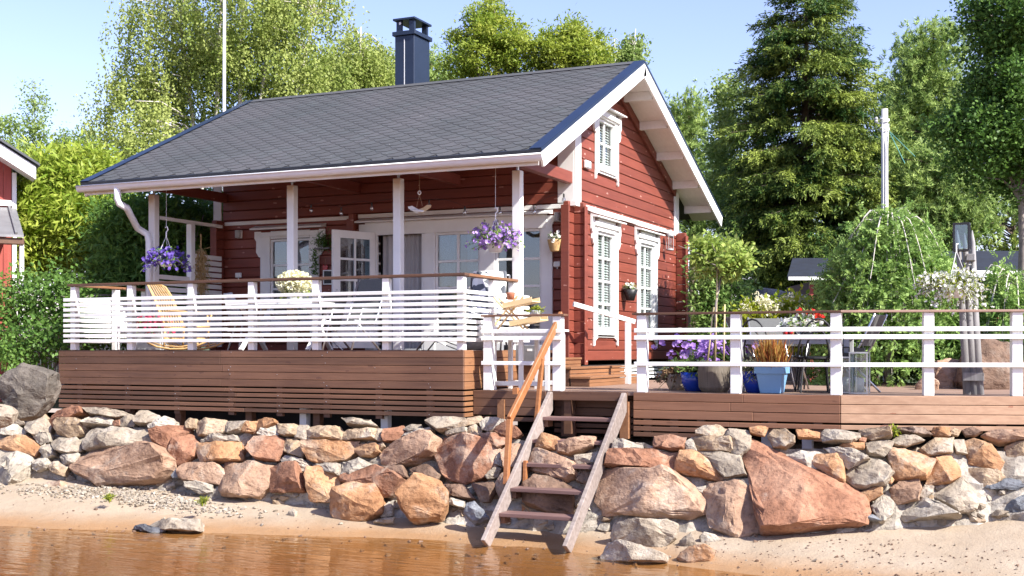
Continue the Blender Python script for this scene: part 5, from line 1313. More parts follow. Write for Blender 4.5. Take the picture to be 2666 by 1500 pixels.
up = thing('utility_pole', 'grey wooden utility pole with cables in front of the spruce', 'pole')
p = PD(2303, 912, 27); zt = EYE+(CV-284)*27/FOC
mb = MB(); mb.tube([(p.x, p.y, 1.2), (p.x+.01, p.y, 3.5), (p.x, p.y, zt)], [.095, .08, .072], 12); obj('pole', mb, wood('pale_pole', (.36,.35,.34), (.55,.54,.53), 'Z', .8, .1), up, True)
mb = MB(); q = Vector((p.x, p.y-.09, 0))
for i, (dx, dz) in enumerate(((-.02, 0), (.03, .02), (.07, 0))):
    mb.tube([(q.x+dx, q.y, 1.3), (q.x+dx+.01, q.y, zt-.9), (q.x+dx*1.5, q.y-.03, zt-.35)], .010, 5)
for dz in (-.25, -.45):
    mb.tube([(p.x+.1*math.cos(a), p.y+.1*math.sin(a), zt+dz+.04*math.sin(a*2)) for a in np.linspace(0, 6.1, 14)], .012, 5)
obj('cable', mb, GUTM, up)
mb = MB(); mb.tube([(p.x+.12, p.y-.05, zt-.55), (p.x+.45, p.y-.2, zt-1.25)], .010, 5); mb.tube([(p.x+.1, p.y-.05, zt-.5), (p.x+.65, p.y-.1, zt-1.1)], .008, 5); obj('stay_wire', mb, solid('green_cable', (.10,.30,.25), .5), up)
mb = MB(); mb.lathe([(.03,0),(.045,.03),(.03,.06),(.045,.09),(.02,.13)], (p.x-.17, p.y-.05, zt-.3), 10); mb.tube([(p.x-.17, p.y-.05, zt-.3), (p.x, p.y, zt-.34)], .012, 5); obj('insulator', mb, GREYP, up)
settle(up, (p.x, p.y, 1.3))
fp = thing('flagpole', 'thin white flagpole rising behind the left end of the roof', 'flagpole')
p = PD(582, 912, 27.5); mb = MB(); mb.tube([(p.x, p.y, 1.2), (p.x+.01, p.y, 6), (p.x+.03, p.y, 11.5)], [.05, .04, .03], 10); obj('pole', mb, WHITEP, fp, True)
mb = MB(); mb.lathe([(.005,0),(.06,.03),(.07,.07),(.04,.12),(.005,.14)], (p.x+.03, p.y, 11.5), 10); obj('finial', mb, WHITEP, fp, True); settle(fp, (p.x, p.y, 1.3))

def big_rock(label, u, v, ru, rv, d, mat, seed, below=0, name='boulder'):
    k = d/FOC; c = PD(u, v, d); rt = Vector((cY, sY, 0)); upv = Vector((0, 0, 1)); rd = random.Random(seed)
    P = []
    for i in range(11):
        a = 2*math.pi*i/11; f = rd.uniform(.86, 1.08); z = math.sin(a)*rv*k*f
        if z < 0: z -= below*(-z)/(rv*k)
        P.append(c+rt*(math.cos(a)*ru*k*f)+upv*z)
    me = rock_mesh(P, Vector((sY, -cY, 0)), ru*k*1.3, seed, .03, 3)
    o = link(name, me, mat); tag(o, label, 'boulder')
    zl = min(q.co.z for q in me.vertices); me.transform(Matrix.Translation((-c.x, -c.y, -zl))); o.location = (c.x, c.y, zl); return o
big_rock('long dark grey boulder lying behind the hydrangea hedge', 2010, 785, 105, 36, 23.5, S_BLU, 501, 1.2)
big_rock('large brown boulder behind the rail at the right edge', 2590, 955, 95, 78, 17.2, S_DRK, 502, .3)
big_rock('low brown boulder at the foot of the wooden lantern post', 2480, 975, 62, 48, 17.6, S_PIN, 503, .3)
big_rock('small tan rock on the ground behind the corner of the rail', 2415, 1005, 32, 26, 17.0, S_PIN, 504, .2)
big_rock('big rounded grey boulder beside the left end of the terrace', 68, 1008, 88, 66, 16.4, S_GDK, 505, .1)
big_rock('pale flat rock lying left of the rounded grey boulder', -10, 1075, 50, 26, 16.0, S_GRE, 506, .1)

# ------------------------------------------------------------------ plants in pots
def flowers(name, P, size, mat, parent, per=5):
    """each bloom is a ring of petals turned a random way"""
    n = len(P); ax = unit(rng.normal(size=(n, 3))+np.array([.2, -.5, .5])); a = unit(np.cross(ax, rng.normal(size=(n, 3)))); b = np.cross(ax, a)
    k = np.repeat(np.arange(n), per); t = np.tile(np.arange(per)*2*math.pi/per, n)
    D = a[k]*np.cos(t)[:, None]+b[k]*np.sin(t)[:, None]+ax[k]*.35
    m = bpy.data.meshes.new(name); Pk = P[k]; D = unit(D); S = unit(np.cross(D, ax[k])); L = (size*rng.uniform(.8, 1.2, n))[k][:, None]
    V = np.stack([Pk, Pk+D*L*.6+S*L*.42, Pk+D*L, Pk+D*L*.6-S*L*.42], 1).reshape(-1, 3); N_ = n*per
    m.vertices.add(4*N_); m.loops.add(4*N_); m.polygons.add(N_); m.vertices.foreach_set('co', V.astype(np.float32).ravel())
    m.loops.foreach_set('vertex_index', np.arange(4*N_, dtype=np.int32)); m.polygons.foreach_set('loop_start', np.arange(0, 4*N_, 4, dtype=np.int32))
    at = m.attributes.new('tint', 'FLOAT', 'FACE'); at.data.foreach_set('value', np.clip(.5+.28*rng.normal(size=n), 0, 1)[k].astype(np.float32)); m.update(calc_edges=True)
    return link(name, m, mat, parent)
def sprays(parent, c, n, reach, rise, leafm, flowm, nl, nf, L=.05, W=.02, fs=.03, droop=.5, stem=STEM, upmin=-.3):
    """trailing stems from c with leaves along them and blooms towards their tips"""
    c = np.array(c, float); mb = MB(); A = []; Ti = []
    for _ in range(n):
        d = unit(rng.normal(size=3)*np.array([1, 1, .5])+np.array([0, 0, rise])); d[2] = max(d[2], upmin); r = reach*rng.uniform(.55, 1.1)
        pts = [c+d*r*t+np.array([0, 0, -droop*r*t*t]) for t in np.linspace(0, 1, 6)]
        mb.tube([tuple(p) for p in pts], .004, 3, False); A.append(pts)
    obj('stems', mb, stem, parent); A = np.array(A)
    def sample(m, lo, hi):
        i = rng.integers(0, n, m); t = rng.uniform(lo, hi, m)*4.999; j = t.astype(int); f = (t-j)[:, None]
        return A[i, j]*(1-f)+A[i, j+1]*f+rng.normal(size=(m, 3))*reach*.05
    P = sample(nl, .08, .95); leaves('foliage', P, rng.normal(size=(nl, 3))+np.array([0, 0, .2]), L*rng.uniform(.7, 1.2, nl), W, rng.random(nl), leafm, parent)
    if nf: flowers('blossoms', sample(nf, .45, 1.0), fs, flowm, parent)
def pot(parent, c, prof, m, name='pot', n=24, bands=0):
    mb = MB()
    if bands:                               # woven or ribbed side
        z = [p[1] for p in prof]; r = [p[0] for p in prof]; q = []
        for i in range(bands*2+1):
            zz = z[0]+(z[-1]-z[0])*i/(bands*2); q.append((float(np.interp(zz, z, r))+(.006 if i % 2 else 0), zz))
        prof = q
    top = prof[-1]; prof = prof+[(top[0]-.018, top[1]), (top[0]-.022, top[1]-.04)]
    mb.lathe(prof, c, n); obj(name, mb, m, parent, True)
    mb = MB(); mb.lathe([(top[0]-.03, 0), (top[0]-.03, .01)], (c[0], c[1], c[2]+top[1]-.03), n); obj('soil', mb, SOIL, parent)
# hanging baskets on the porch
def hanging(label, u, v, y, zhook, leafm, fm, nf, reach, fs, droop=.6):
    T_ = thing('hanging_basket', label, 'hanging basket'); c = PY(u, v, y); c0 = tuple(c)
    pot(T_, (c.x, c.y, c.z-.14), [(.085, 0), (.13, .10), (.15, .17)], WHITEP)
    mb = MB(); 
    for a in (0, 2.1, 4.2): mb.tube([(c.x+.14*math.cos(a), c.y+.14*math.sin(a), c.z+.03), (c.x, c.y, c.z+.36)], .004, 4)
    mb.tube([(c.x, c.y, c.z+.34), (c.x, c.y, c.z+.42), (c.x+.035, c.y, c.z+.46), (c.x+.02, c.y, c.z+.51), (c.x-.02, c.y, c.z+.50)], .010, 6)
    mb.tube([(c.x, c.y, c.z+.49), (c.x, c.y, zhook)], .003, 4)
    obj('hanger', mb, WHITEP, T_)
    sprays(T_, (c.x, c.y, c.z+.03), 95, reach, .55, leafm, fm, 900, nf, .05, .026, fs, droop, upmin=-.05)
    settle(T_, c0)
hanging('white hanging basket of deep violet flowers at the left porch post', 433, 672, 16.0, 5.02, LWID, FLV, 420, .40, .036)
hanging('white hanging basket of pale violet flowers at the right porch post', 1290, 632, 16.25, 5.02, LSHR, FLP, 420, .46, .031, .28)
# wall baskets
def wallpot(label, u, v, plane, x, m, prof, bands, nf):
    T_ = thing('wall_basket', label, 'wall planter'); c = PY(u, v, x) if plane == 'y' else PX(u, v, x)
    pot(T_, tuple(c), prof, m, bands=bands); h = prof[-1][1]
    c2 = (c.x, c.y, c.z+h); sprays(T_, c2, 40, .20, .9, LSHR, FLW, 260, nf, .045, .022, .032, .35, upmin=.05)
    settle(T_, tuple(c))
wallpot('wicker wall basket with white flowers beside the glazed front', 1447, 655, 'y', 18.40, RATT, [(.085, 0), (.115, .10), (.135, .19)], 8, 62)
wallpot('black wall pot with white flowers between the two gable windows', 1641, 783, 'x', X0+.14, BLACK, [(.07, 0), (.10, .10), (.14, .20)], 0, 80)
# on the terrace
def ballplant(label, u, v, y, r, leafm, fm, n, fs, z=.8):
    T_ = thing('potted_flowers', label, 'potted plant'); c = PY(u, v, y)
    pot(T_, (c.x, c.y, c.z-.30), [(.10, 0), (.13, .12), (.15, .2)], SILVER)
    sprays(T_, (c.x, c.y, c.z-.12), 150, r*1.15, .7, leafm, fm, 900, 0, .05, .02)
    P = np.array(c)+unit(rng.normal(size=(n, 3))+np.array([0, 0, .25]))*(rng.uniform(.75, 1.05, n))[:, None]*np.array([r*1.1, r*1.1, r*.75]); flowers('blossoms', P, fs, fm, T_)
    settle(T_, (c.x, c.y, c.z-.30)); return T_
ballplant('round cushion of tiny cream flowers on the porch table', 768, 738, 16.0, .25, LYEL, FLCR, 2000, .026)
T_ = thing('potted_flowers', 'planter of pink petunias behind the railing at the left', 'potted plant'); c = PY(395, 860, 16.0)
mb = MB(); mb.box(c.x-.28, c.x+.28, c.y-.12, c.y+.12, 2.30, 2.62); obj('pot', mb, GREYP, T_, bev=.01)
sprays(T_, (c.x-.1, c.y, 2.66), 60, .38, .8, LWID, FLPK, 420, 130, .055, .03, .042, .4); sprays(T_, (c.x+.18, c.y, 2.66), 50, .32, .8, LWID, FLPK, 300, 90, .055, .03, .042, .4); settle(T_, (c.x, c.y, 2.3))
T_ = thing('planter_bowl', 'white bowl planter on the floor at the right end of the terrace', 'planter'); c = PY(1243, 905, 15.9)
mb = MB(); mb.lathe([(.10, 0), (.16, .03), (.22, .12), (.235, .17), (.215, .17), (.2, .10)], (c.x-.04, c.y, 2.302), 24); obj('bowl', mb, WHITEP, T_, True); settle(T_, (c.x, c.y, 2.3))

# rattan rocking chair
rc = thing('rocking_chair', 'cane rocking chair with tall curved back behind the slatted railing', 'rocking chair')
W2 = .27
for s in (-1, 1):
    y = s*W2
    mb = MB(); mb.tube([(-.62, y, .13), (-.42, y, .055), (-.15, y, .018), (.12, y, .02), (.38, y, .07), (.62, y, .17)], .018, 8)
    mb.tube([(-.55, y*.97, .14), (-.30, y*.97, .075), (.05, y*.97, .055), (.40, y*.97, .115)], .013, 6); obj('rocker', mb, RATT, rc, True)
    mb = MB(); mb.tube([(-.28, y, .06), (-.26, y, .40)], .017, 8); obj('leg', mb, RATT, rc, True)
    mb = MB(); mb.tube([(.24, y, .045), (.24, y, .42), (.22, y, .60)], .017, 8); obj('leg', mb, RATT, rc, True)
    mb = MB(); mb.tube([(-.40, y, .62), (-.1, y*1.12, .66), (.16, y*1.12, .65), (.30, y, .60), (.26, y, .50)], .018, 8); obj('arm', mb, RATT, rc, True)
    mb = MB(); mb.tube([(-.24, y, .38), (-.36, y, .62), (-.50, y, .92), (-.62, y*.9, 1.10), (-.69, y*.75, 1.14)], .018, 8); obj('back_rail', mb, RATT, rc, True)
mb = MB(); mb.tube([(-.69, -W2*.75, 1.14), (-.70, 0, 1.15), (-.69, W2*.75, 1.14)], .018, 8); obj('top_rail', mb, RATT, rc, True)
for i in range(7):
    y = -W2+.05+i*(2*W2-.1)/6
    mb = MB(); mb.tube([(.26, y, .40), (0, y, .36), (-.24, y, .39), (-.36, y, .62), (-.50, y, .92), (-.66, y*.85, 1.13)], .011, 5); obj('cane', mb, RATT, rc, True)
for z, x in ((.40, .26), (.20, .24), (.20, -.27)):
    mb = MB(); mb.tube([(x, -W2, z), (x, W2, z)], .015, 8); obj('stretcher', mb, RATT, rc, True)
c = PY(480, 905, 15.75); place(rc, (c.x+.06, c.y, 2.30), R(4), .93)
# white garden table with crossed legs, dark cloth chairs, recliner
tb = thing('porch_table', 'white porch table with crossed legs carrying the cream flower cushion', 'table')
mb = MB(); mb.box(-.85, .85, -.42, .42, .70, .735); obj('tabletop', mb, WHITEW, tb, bev=.006)
for x in (-.6, .6):
    for s in (-1, 1):
        mb = MB(); mb.bar((x, -s*.36, 0.0), (x, s*.36, .70), .045, .07, up=(1,0,0)); obj('leg', mb, WHITE, tb, bev=.004)
mb = MB(); mb.bar((-.6, 0, .35), (.6, 0, .35), .04, .07); obj('stretcher', mb, WHITE, tb)
c = PY(745, 905, 16.2); place(tb, (c.x, c.y, 2.30), R(3))
def shell_chair(label, u, y, rz):
    T_ = thing('shell_chair', label, 'chair', 'chairs on the porch'); nu, nv = 9, 8; vs = []
    for j in range(nv):
        t = j/(nv-1)
        for i in range(nu):
            s = -1+2*i/(nu-1)
            if t < .4: x, z = .24-.48*t/.4, .42+.02*math.sin(t*6); w = .25
            else: q = (t-.4)/.6; x, z = -.24-.16*q, .42+.52*q; w = .25*(1-.45*q**3)
            vs.append((x+.07*s*s*(1 if t > .4 else 0), s*w, z+.05*s*s*(1 if t < .5 else .2)))
    mb = MB(); mb.add(vs, [(j*nu+i, j*nu+i+1, (j+1)*nu+i+1, (j+1)*nu+i) for j in range(nv-1) for i in range(nu-1)])
    o = obj('shell', mb, GREYP, T_, True); md = o.modifiers.new('thick', 'SOLIDIFY'); md.thickness = .02
    for x, yy in ((.2, .2), (.2, -.2), (-.22, .2), (-.22, -.2)):
        mb = MB(); mb.tube([(x*.7, yy*.7, .42), (x*1.15, yy*1.15, 0)], .016, 6); obj('leg', mb, SILVER, T_)
    c = PY(u, 905, y); place(T_, (c.x, c.y, 2.30), rz)
shell_chair('grey moulded chair with rounded back at the left end of the porch table', 645, 16.9, R(60))
def sling(label, u, y, rz, cushion=None, name='reclining_chair', tilt=.30, group='chairs on the porch'):
    T_ = thing(name, label, 'chair', group); w = .29
    for s in (-1, 1):
        yy = s*w
        mb = MB(); mb.tube([(.24, yy, .44), (-.22, yy, .40), (-.30, yy, .55), (-.30-tilt*.8, yy, 1.14)], .016, 8); obj('side_frame', mb, SILVER, T_, True)
        mb = MB(); mb.tube([(.30, yy, 0), (.06, yy*1.03, .62), (-.38, yy*1.03, .62)], .014, 8); obj('arm_leg', mb, SILVER, T_, True)
        mb = MB(); mb.tube([(-.34, yy, 0), (.20, yy*.98, .44)], .014, 8); obj('rear_leg', mb, SILVER, T_, True)
    mb = MB(); mb.tube([(-.30-tilt*.8, -w, 1.14), (-.30-tilt*.8, w, 1.14)], .016, 8); obj('top_bar', mb, SILVER, T_, True)
    P = [(.24, .43), (-.22, .39), (-.31, .55), (-.30-tilt*.78, 1.10)]
    mb = MB(); 
    for a, b in zip(P[:-1], P[1:]): mb.add([(a[0], -w+.02, a[1]), (a[0], w-.02, a[1]), (b[0], w-.02, b[1]), (b[0], -w+.02, b[1])], [(0,1,2,3)])
    o = obj('sling', mb, GREYF, T_); md = o.modifiers.new('thick', 'SOLIDIFY'); md.thickness = .008
    if cushion:
        mb = MB(); t = .07
        Q = [(.22, .46), (-.20, .42), (-.27, .58), (-.27-tilt*.8, 1.19)]
        for a, b in zip(Q[:-1], Q[1:]):
            d = Vector((b[0]-a[0], 0, b[1]-a[1])).normalized(); nn = Vector((d.z, 0, -d.x))*t
            P8 = [(a[0], -w+.03, a[1]), (a[0], w-.03, a[1]), (b[0], w-.03, b[1]), (b[0], -w+.03, b[1])]
            mb.prism(P8, nn)
        obj('cushion', mb, cushion, T_, bev=.02)
    c = PY(u, 905, y); place(T_, (c.x, c.y, 2.30), rz); return T_
def leaf_print():
    m, t, b = nodes('leaf_print_fabric'); tc = N(t, 'ShaderNodeTexCoord'); mp = N(t, 'ShaderNodeMapping'); mp.inputs['Scale'].default_value = (14, 9, 9); mp.inputs['Rotation'].default_value = (.6, .3, .4)
    t.links.new(tc.outputs['Object'], mp.inputs[0]); w_ = N(t, 'ShaderNodeTexVoronoi'); w_.inputs['Scale'].default_value = 1.1; t.links.new(mp.outputs[0], w_.inputs['Vector'])
    c = ramp(t, w_.outputs['Color'], [(.44, (.10,.11,.13)), (.47, (.78,.77,.74))]); t.links.new(c, b.inputs['Base Color']); b.inputs['Roughness'].default_value = .9; return m
sling('grey sling recliner with aluminium frame in front of the open door', 912, 15.9, R(-100))
sling('recliner with a white and grey leaf print cushion at the right end of the terrace', 1262, 16.5, R(-75), leaf_print(), tilt=.25)
fr = sling('folded grey lounger leaning low behind the railing by the right corner', 1150, 16.1, R(190), leaf_print(), 'folded_lounger', .35); fr.scale = (1, .9, .45)
sling('dark sling chair half hidden at the porch table left of the open door', 820, 16.9, R(170), None, 'reclining_chair', .2).scale = (1, 1, .8)
# bits on the porch wall
def small(name, label, cat, build, loc):
    T_ = thing(name, label, cat); build(T_); settle(T_, loc); return T_
for lab, u, v in (('white wall lamp on the red wall left of the front window', 622, 610), ('grey and white wall lamp on the red wall left of the log corner', 1453, 565)):
    c = PY(u, v, YF-.05)
    def f(T_, c=c):
        mb = MB(); mb.box(c.x-.055, c.x+.055, c.y-.0, c.y+.045, c.z-.075, c.z+.075); obj('back_plate', mb, WHITEP, T_, bev=.006)
        mb = MB(); mb.lathe([(.045, -.07), (.05, -.06), (.05, .06), (.045, .07)], (c.x, c.y-.035, c.z), 14); obj('lamp_shade', mb, GREYP, T_, True)
    small('wall_lamp', lab, 'wall lamp', f, tuple(c))
for lab, u, v in (('small white junction box low on the red wall at the left of the front window', 621, 717), ('small white junction box on the red wall under the wicker basket', 1451, 688), ('white ventilation box on the gable beside the attic window', 1529, 429)):
    c = PY(u, v, YF-.03) if u < 1500 else PX(u, v, X0+.03)
    def f(T_, c=c, u=u):
        mb = MB(); 
        if u < 1500: mb.box(c.x-.06, c.x+.06, c.y-.03, c.y+.026, c.z-.045, c.z+.045)
        else: mb.box(c.x-.02, c.x+.03, c.y-.12, c.y+.12, c.z-.065, c.z+.065)
        obj('box', mb, WHITEP, T_, bev=.01)
        mb = MB(); mb.tube([(c.x, c.y, c.z-.046), (c.x, c.y, c.z-.075)], .010, 6); obj('cable_gland', mb, WHITEP, T_)
        if u > 1500:
            for i in range(4):
                mb = MB(); mb.box(c.x+.031, c.x+.036, c.y-.1, c.y+.1, c.z-.05+i*.027, c.z-.035+i*.027); obj('louvre', mb, GREYP, T_)
    small('wall_box', lab, 'wall box', f, tuple(c))
c = PY(1465, 593, YF-.05)
def f(T_):
    mb = MB(); mb.box(c.x-.012, c.x+.012, c.y, c.y+.02, c.z-.09, c.z+.09); obj('plate', mb, WHITEP, T_, bev=.003)
    mb = MB(); mb.tube([(c.x, c.y-.008, c.z-.07), (c.x, c.y-.008, c.z+.07)], .006, 6); obj('tube', mb, GLASS2, T_)
small('thermometer', 'slim white thermometer on the log corner above the wicker basket', 'thermometer', f, tuple(c))
# lantern on the gable, right of the second window
c = PX(1744, 630, X0+.13)
def f(T_):
    mb = MB(); mb.lathe([(.075, -.17), (.075, -.14), (.05, -.135)], c, 14); mb.lathe([(.05, .10), (.08, .12), (.03, .18), (.02, .2)], c, 14); obj('cap', mb, GREYP, T_, True)
    mb = MB(); mb.lathe([(.05, -.14), (.058, -.02), (.05, .10)], c, 14); obj('chimney_glass', mb, GLASS2, T_, True)
    mb = MB()
    for a in (0, 1.57, 3.14, 4.71): mb.tube([(c.x+.072*math.cos(a), c.y+.072*math.sin(a), c.z-.15), (c.x+.072*math.cos(a), c.y+.072*math.sin(a), c.z+.12)], .006, 5)
    mb.tube([(c.x-.06, c.y, c.z+.16), (c.x-.02, c.y, c.z+.25), (c.x+.02, c.y, c.z+.25), (c.x+.06, c.y, c.z+.16)], .005, 5); obj('cage', mb, GREYP, T_)
    mb = MB(); mb.tube([(X0+.002, c.y, c.z+.24), (c.x, c.y, c.z+.25)], .007, 5); obj('hook', mb, BLACK, T_)
small('hurricane_lantern', 'grey lantern hanging on the gable by the second window', 'lantern', f, tuple(c))
# string of bulbs along the porch
bl = thing('string_lights', 'string of clear glass bulbs along the porch', 'string lights')
bp = [(700, 520), (810, 533), (888, 540), (968, 527), (1117, 520), (1210, 538), (1302, 538), (1391, 536), (1468, 504)]
B_ = []
for i, (u, v) in enumerate(bp):
    p = PY(u, v, 17.6+.08*(i % 2)); B_.append(p)
    if i in (0,): continue
    mb = MB(); mb.lathe([(.014, .0), (.014, .045), (.010, .055)], (p.x, p.y, p.z-.055), 8); obj('socket', mb, BLACK, bl)
    mb = MB(); mb.lathe([(.006, -.075), (.022, -.068), (.031, -.045), (.026, -.02), (.012, .004)], (p.x, p.y, p.z-.06), 10); obj('bulb', mb, BULBG, bl, True)
mb = MB(); L_ = []
for a, b in zip(B_[:-1], B_[1:]):
    for s in np.linspace(0, 1, 6)[:-1]: L_.append(a.lerp(b, s)+Vector((0, 0, .05*math.sin(math.pi*s))))
mb.tube(L_+[B_[-1]], .003, 4); obj('cable', mb, BLACK, bl); settle(bl, tuple(B_[4]))
# hanging wooden gull
c = PY(1092, 545, 16.4)
def f(T_):
    mb = MB(); mb.tube([(c.x, c.y, 5.02), (c.x, c.y, c.z+.24)], .004, 4); mb.tube([(c.x, c.y, c.z+.22), (c.x-.05, c.y, c.z+.03)], .003, 4); mb.tube([(c.x, c.y, c.z+.22), (c.x+.05, c.y, c.z+.05)], .003, 4); obj('cord', mb, ROPE, T_)
    mb = MB(); r_ = .026; mb.tube([(c.x+r_*math.cos(a), c.y, c.z+.25+r_*math.sin(a)) for a in np.linspace(0, 6.28, 14)], .008, 6, False); obj('ring', mb, WHITEP, T_, True)
    def wing(s):
        pts = [(-.02, .0), (.06*s, .02), (.13*s, .06), (.20*s, .05), (.19*s, .02), (.12*s, -.02), (.05*s, -.06), (-.02, -.05)]
        mb = MB(); mb.prism([(c.x+x, c.y, c.z+z) for x, z in pts], (0, .012, 0)); return mb
    obj('wing', wing(-1), WHITE, T_); obj('wing', wing(1), TRAY, T_)
    mb = MB(); mb.tube([(c.x-.15, c.y-.01, c.z-.005), (c.x-.05, c.y-.02, c.z-.02), (c.x+.06, c.y-.02, c.z-.035), (c.x+.09, c.y-.01, c.z-.03)], [.006, .022, .02, .006], 8); obj('body', mb, WHITE, T_, True)
small('hanging_gull', 'white wooden gull hanging on a cord from the porch beam', 'ornament', f, (c.x, c.y, c.z))
# oat sheaf on the screen, wreath shelf and photo frames by the door
c = PX(523, 700, posts[0]+.06)
def f(T_):
    n = 900; t = rng.random(n); P = np.stack([np.full(n, c.x)+rng.normal(size=n)*.03, c.y+rng.normal(size=n)*.09*np.sin(np.pi*np.clip(t*.85+.1, 0, 1)), c.z+.36-.75*t], 1)
    leaves('straw', P, rng.normal(size=(n, 3))*.5+np.array([0, 0, -1]), rng.uniform(.08, .16, n), .016, rng.random(n), leafmat('straw_ear', (.42,.29,.13), (.62,.47,.26), .2), T_)
    mb = MB(); mb.tube([(c.x, c.y, c.z+.36), (c.x, c.y, c.z+.62)], .014, 6); obj('stalk', mb, STRAW, T_)
small('oat_sheaf', 'dry oat sheaf hung on the white slatted screen', 'ornament', f, (c.x, c.y, c.z))
c = PY(840, 640, YF-.12)
def f(T_):
    mb = MB(); mb.box(c.x-.16, c.x+.16, c.y-.04, c.y+.11, c.z-.06, c.z-.035); obj('shelf', mb, GREYZ, T_)
    n = 700; P = np.stack([c.x+.02+rng.normal(size=n)*.10, c.y+rng.normal(size=n)*.03, c.z+.07+rng.normal(size=n)*.07], 1); leaves('moss', P, rng.normal(size=(n, 3)), .05, .015, rng.random(n), LALD, T_, kind='stuff')
    n = 160; P = np.stack([c.x-.17+rng.normal(size=n)*.03, c.y+rng.normal(size=n)*.02, c.z-.05-rng.random(n)*.45], 1); leaves('trailing_ivy', P, rng.normal(size=(n, 3)), .05, .03, rng.random(n), LALD, T_)
small('plant_shelf', 'little wall shelf with dark moss and ivy between window and open door', 'shelf', f, (c.x, c.y, c.z))
c = PY(846, 697, YF-.04)
def f(T_):
    pts = [(0, -.10), (.05, -.03), (.06, .03), (.03, .06), (0, .03), (-.03, .06), (-.06, .03), (-.05, -.03)]
    mb = MB(); mb.prism([(c.x+x, c.y, c.z+z) for x, z in pts], (0, .015, 0)); obj('heart', mb, REDP, T_, bev=.004)
    mb = MB(); mb.tube([(c.x, c.y, c.z+.03), (c.x, c.y+.02, c.z+.16)], .003, 4); obj('ribbon', mb, ROPE, T_)
small('heart_ornament', 'small red heart hanging on the wall beside the open door', 'ornament', f, (c.x, c.y, c.z))
c = PY(853, 722, YF-.05)
def f(T_):
    for a, b, m in ((-.10, .10, WHITE),):
        mb = MB(); mb.box(c.x-.10, c.x+.10, c.y, c.y+.02, c.z-.13, c.z-.11); mb.box(c.x-.10, c.x+.10, c.y, c.y+.02, c.z+.11, c.z+.13); mb.box(c.x-.10, c.x-.08, c.y, c.y+.02, c.z-.11, c.z+.11); mb.box(c.x+.08, c.x+.10, c.y, c.y+.02, c.z-.11, c.z+.11); obj('frame', mb, m, T_)
        mb = MB(); mb.box(c.x-.08, c.x+.08, c.y+.008, c.y+.014, c.z-.11, c.z+.11); obj('slate', mb, BLACK, T_)
small('slate_board', 'little black slate in a white frame low beside the open door', 'ornament', f, (c.x, c.y, c.z))

# ------------------------------------------------------------------ on the lower deck, left of the stairs
wt = thing('side_table', 'white slatted table standing behind the short rail left of the stairs', 'table')
tz_ = 2.585; ty0, ty1 = 15.25, 15.85; xa, xb = PY(1283, 900, 15.3).x, PY(1432, 900, 15.3).x
for i in range(9):
    x = xa-.05+i*(xb-xa+.1)/9; mb = MB(); mb.box(x+.004, x+(xb-xa+.1)/9-.004, ty0-.03, ty1+.03, tz_-.03, tz_); obj('top_board', mb, WHITEG, wt, bev=.003)
for x in (xa, (xa+xb)/2-.02, xb-.06):
    for y in (ty0, ty1-.05):
        mb = MB(); mb.box(x, x+.06, y, y+.05, LZ, tz_-.032); obj('leg', mb, WHITE, wt, bev=.004)
for z in (LZ+.06, tz_-.10):
    for y in (ty0, ty1-.05):
        for a, b in ((xa+.062, (xa+xb)/2-.022), ((xa+xb)/2+.042, xb-.062)):
            mb = MB(); mb.box(a, b, y+.004, y+.044, z, z+.06); obj('stretcher', mb, WHITE, wt, bev=.003)
settle(wt, ((xa+xb)/2, 15.55, LZ))
tr = thing('folding_tray_stand', 'folding wooden stand with two tilted trays on the white table', 'plant stand')
c0 = PY(1338, 851, 15.5); B0 = Vector((c0.x-.02, 15.5, tz_+.002))
for y in (-.10, .10):
    mb = MB(); mb.bar(B0+Vector((-.28, y, 0)), B0+Vector((.12, y, .46)), .022, .032, up=(0,1,0)); obj('leg', mb, TRAY, tr, bev=.003)
    mb = MB(); mb.bar(B0+Vector((.20, y*.8, 0)), B0+Vector((-.25, y*.8, .44)), .022, .032, up=(0,1,0)); obj('leg', mb, TRAY, tr, bev=.003)
for dx, dz, w in ((.13, .34, .44), (.24, .09, .46)):
    mb = MB(); q = B0+Vector((dx, 0, dz))
    mb.bar(q+Vector((-w/2, 0, -.04)), q+Vector((w/2, 0, .04)), .26, .016, up=(0,0,1))
    for s in (-1, 1): mb.bar(q+Vector((-w/2, s*.135, -.015)), q+Vector((w/2, s*.135, .065)), .012, .07, up=(0,0,1))
    obj('tray', mb, TRAY, tr)
settle(tr, tuple(B0))
for i, (lab, dx, dz) in enumerate((('small terracotta pot lying in the upper tray', -.02, .41), ('little green plant in a pale pot at the end of the lower tray', .36, .16))):
    T_ = thing('flower_pot', lab, 'flower pot'); q = B0+Vector((dx, -.02, dz)); pot(T_, tuple(q), [(.045, 0), (.06, .07), (.065, .10)], TERRA if i == 0 else GREYP, n=16)
    if i: sprays(T_, (q.x, q.y, q.z+.09), 30, .14, 1.0, LYEL, FLW, 260, 0, .05, .012)
    settle(T_, tuple(q))
T_ = thing('storage_box', 'grey metal box on the floor behind the white table', 'box'); c = PY(1380, 925, 16.6)
mb = MB(); mb.box(c.x-.36, c.x+.2, c.y-.15, c.y+.15, LZ+.33, LZ+.62); obj('bin', mb, solid('grey_enamel', (.16,.165,.18), .5), T_, bev=.008); mb = MB(); mb.box(c.x-.3, c.x+.14, c.y-.1, c.y+.1, LZ, LZ+.328); obj('stand', mb, BROWNX, T_)
mb = MB(); mb.box(c.x+.02, c.x+.1, c.y-.155, c.y-.151, LZ+.53, LZ+.565); obj('handle', mb, WHITEP, T_); settle(T_, (c.x, c.y, LZ))

# ------------------------------------------------------------------ on the lower deck, right of the stairs
def gp(u, y): p = PY(u, 912, y); return Vector((p.x, p.y, LZ+.002))
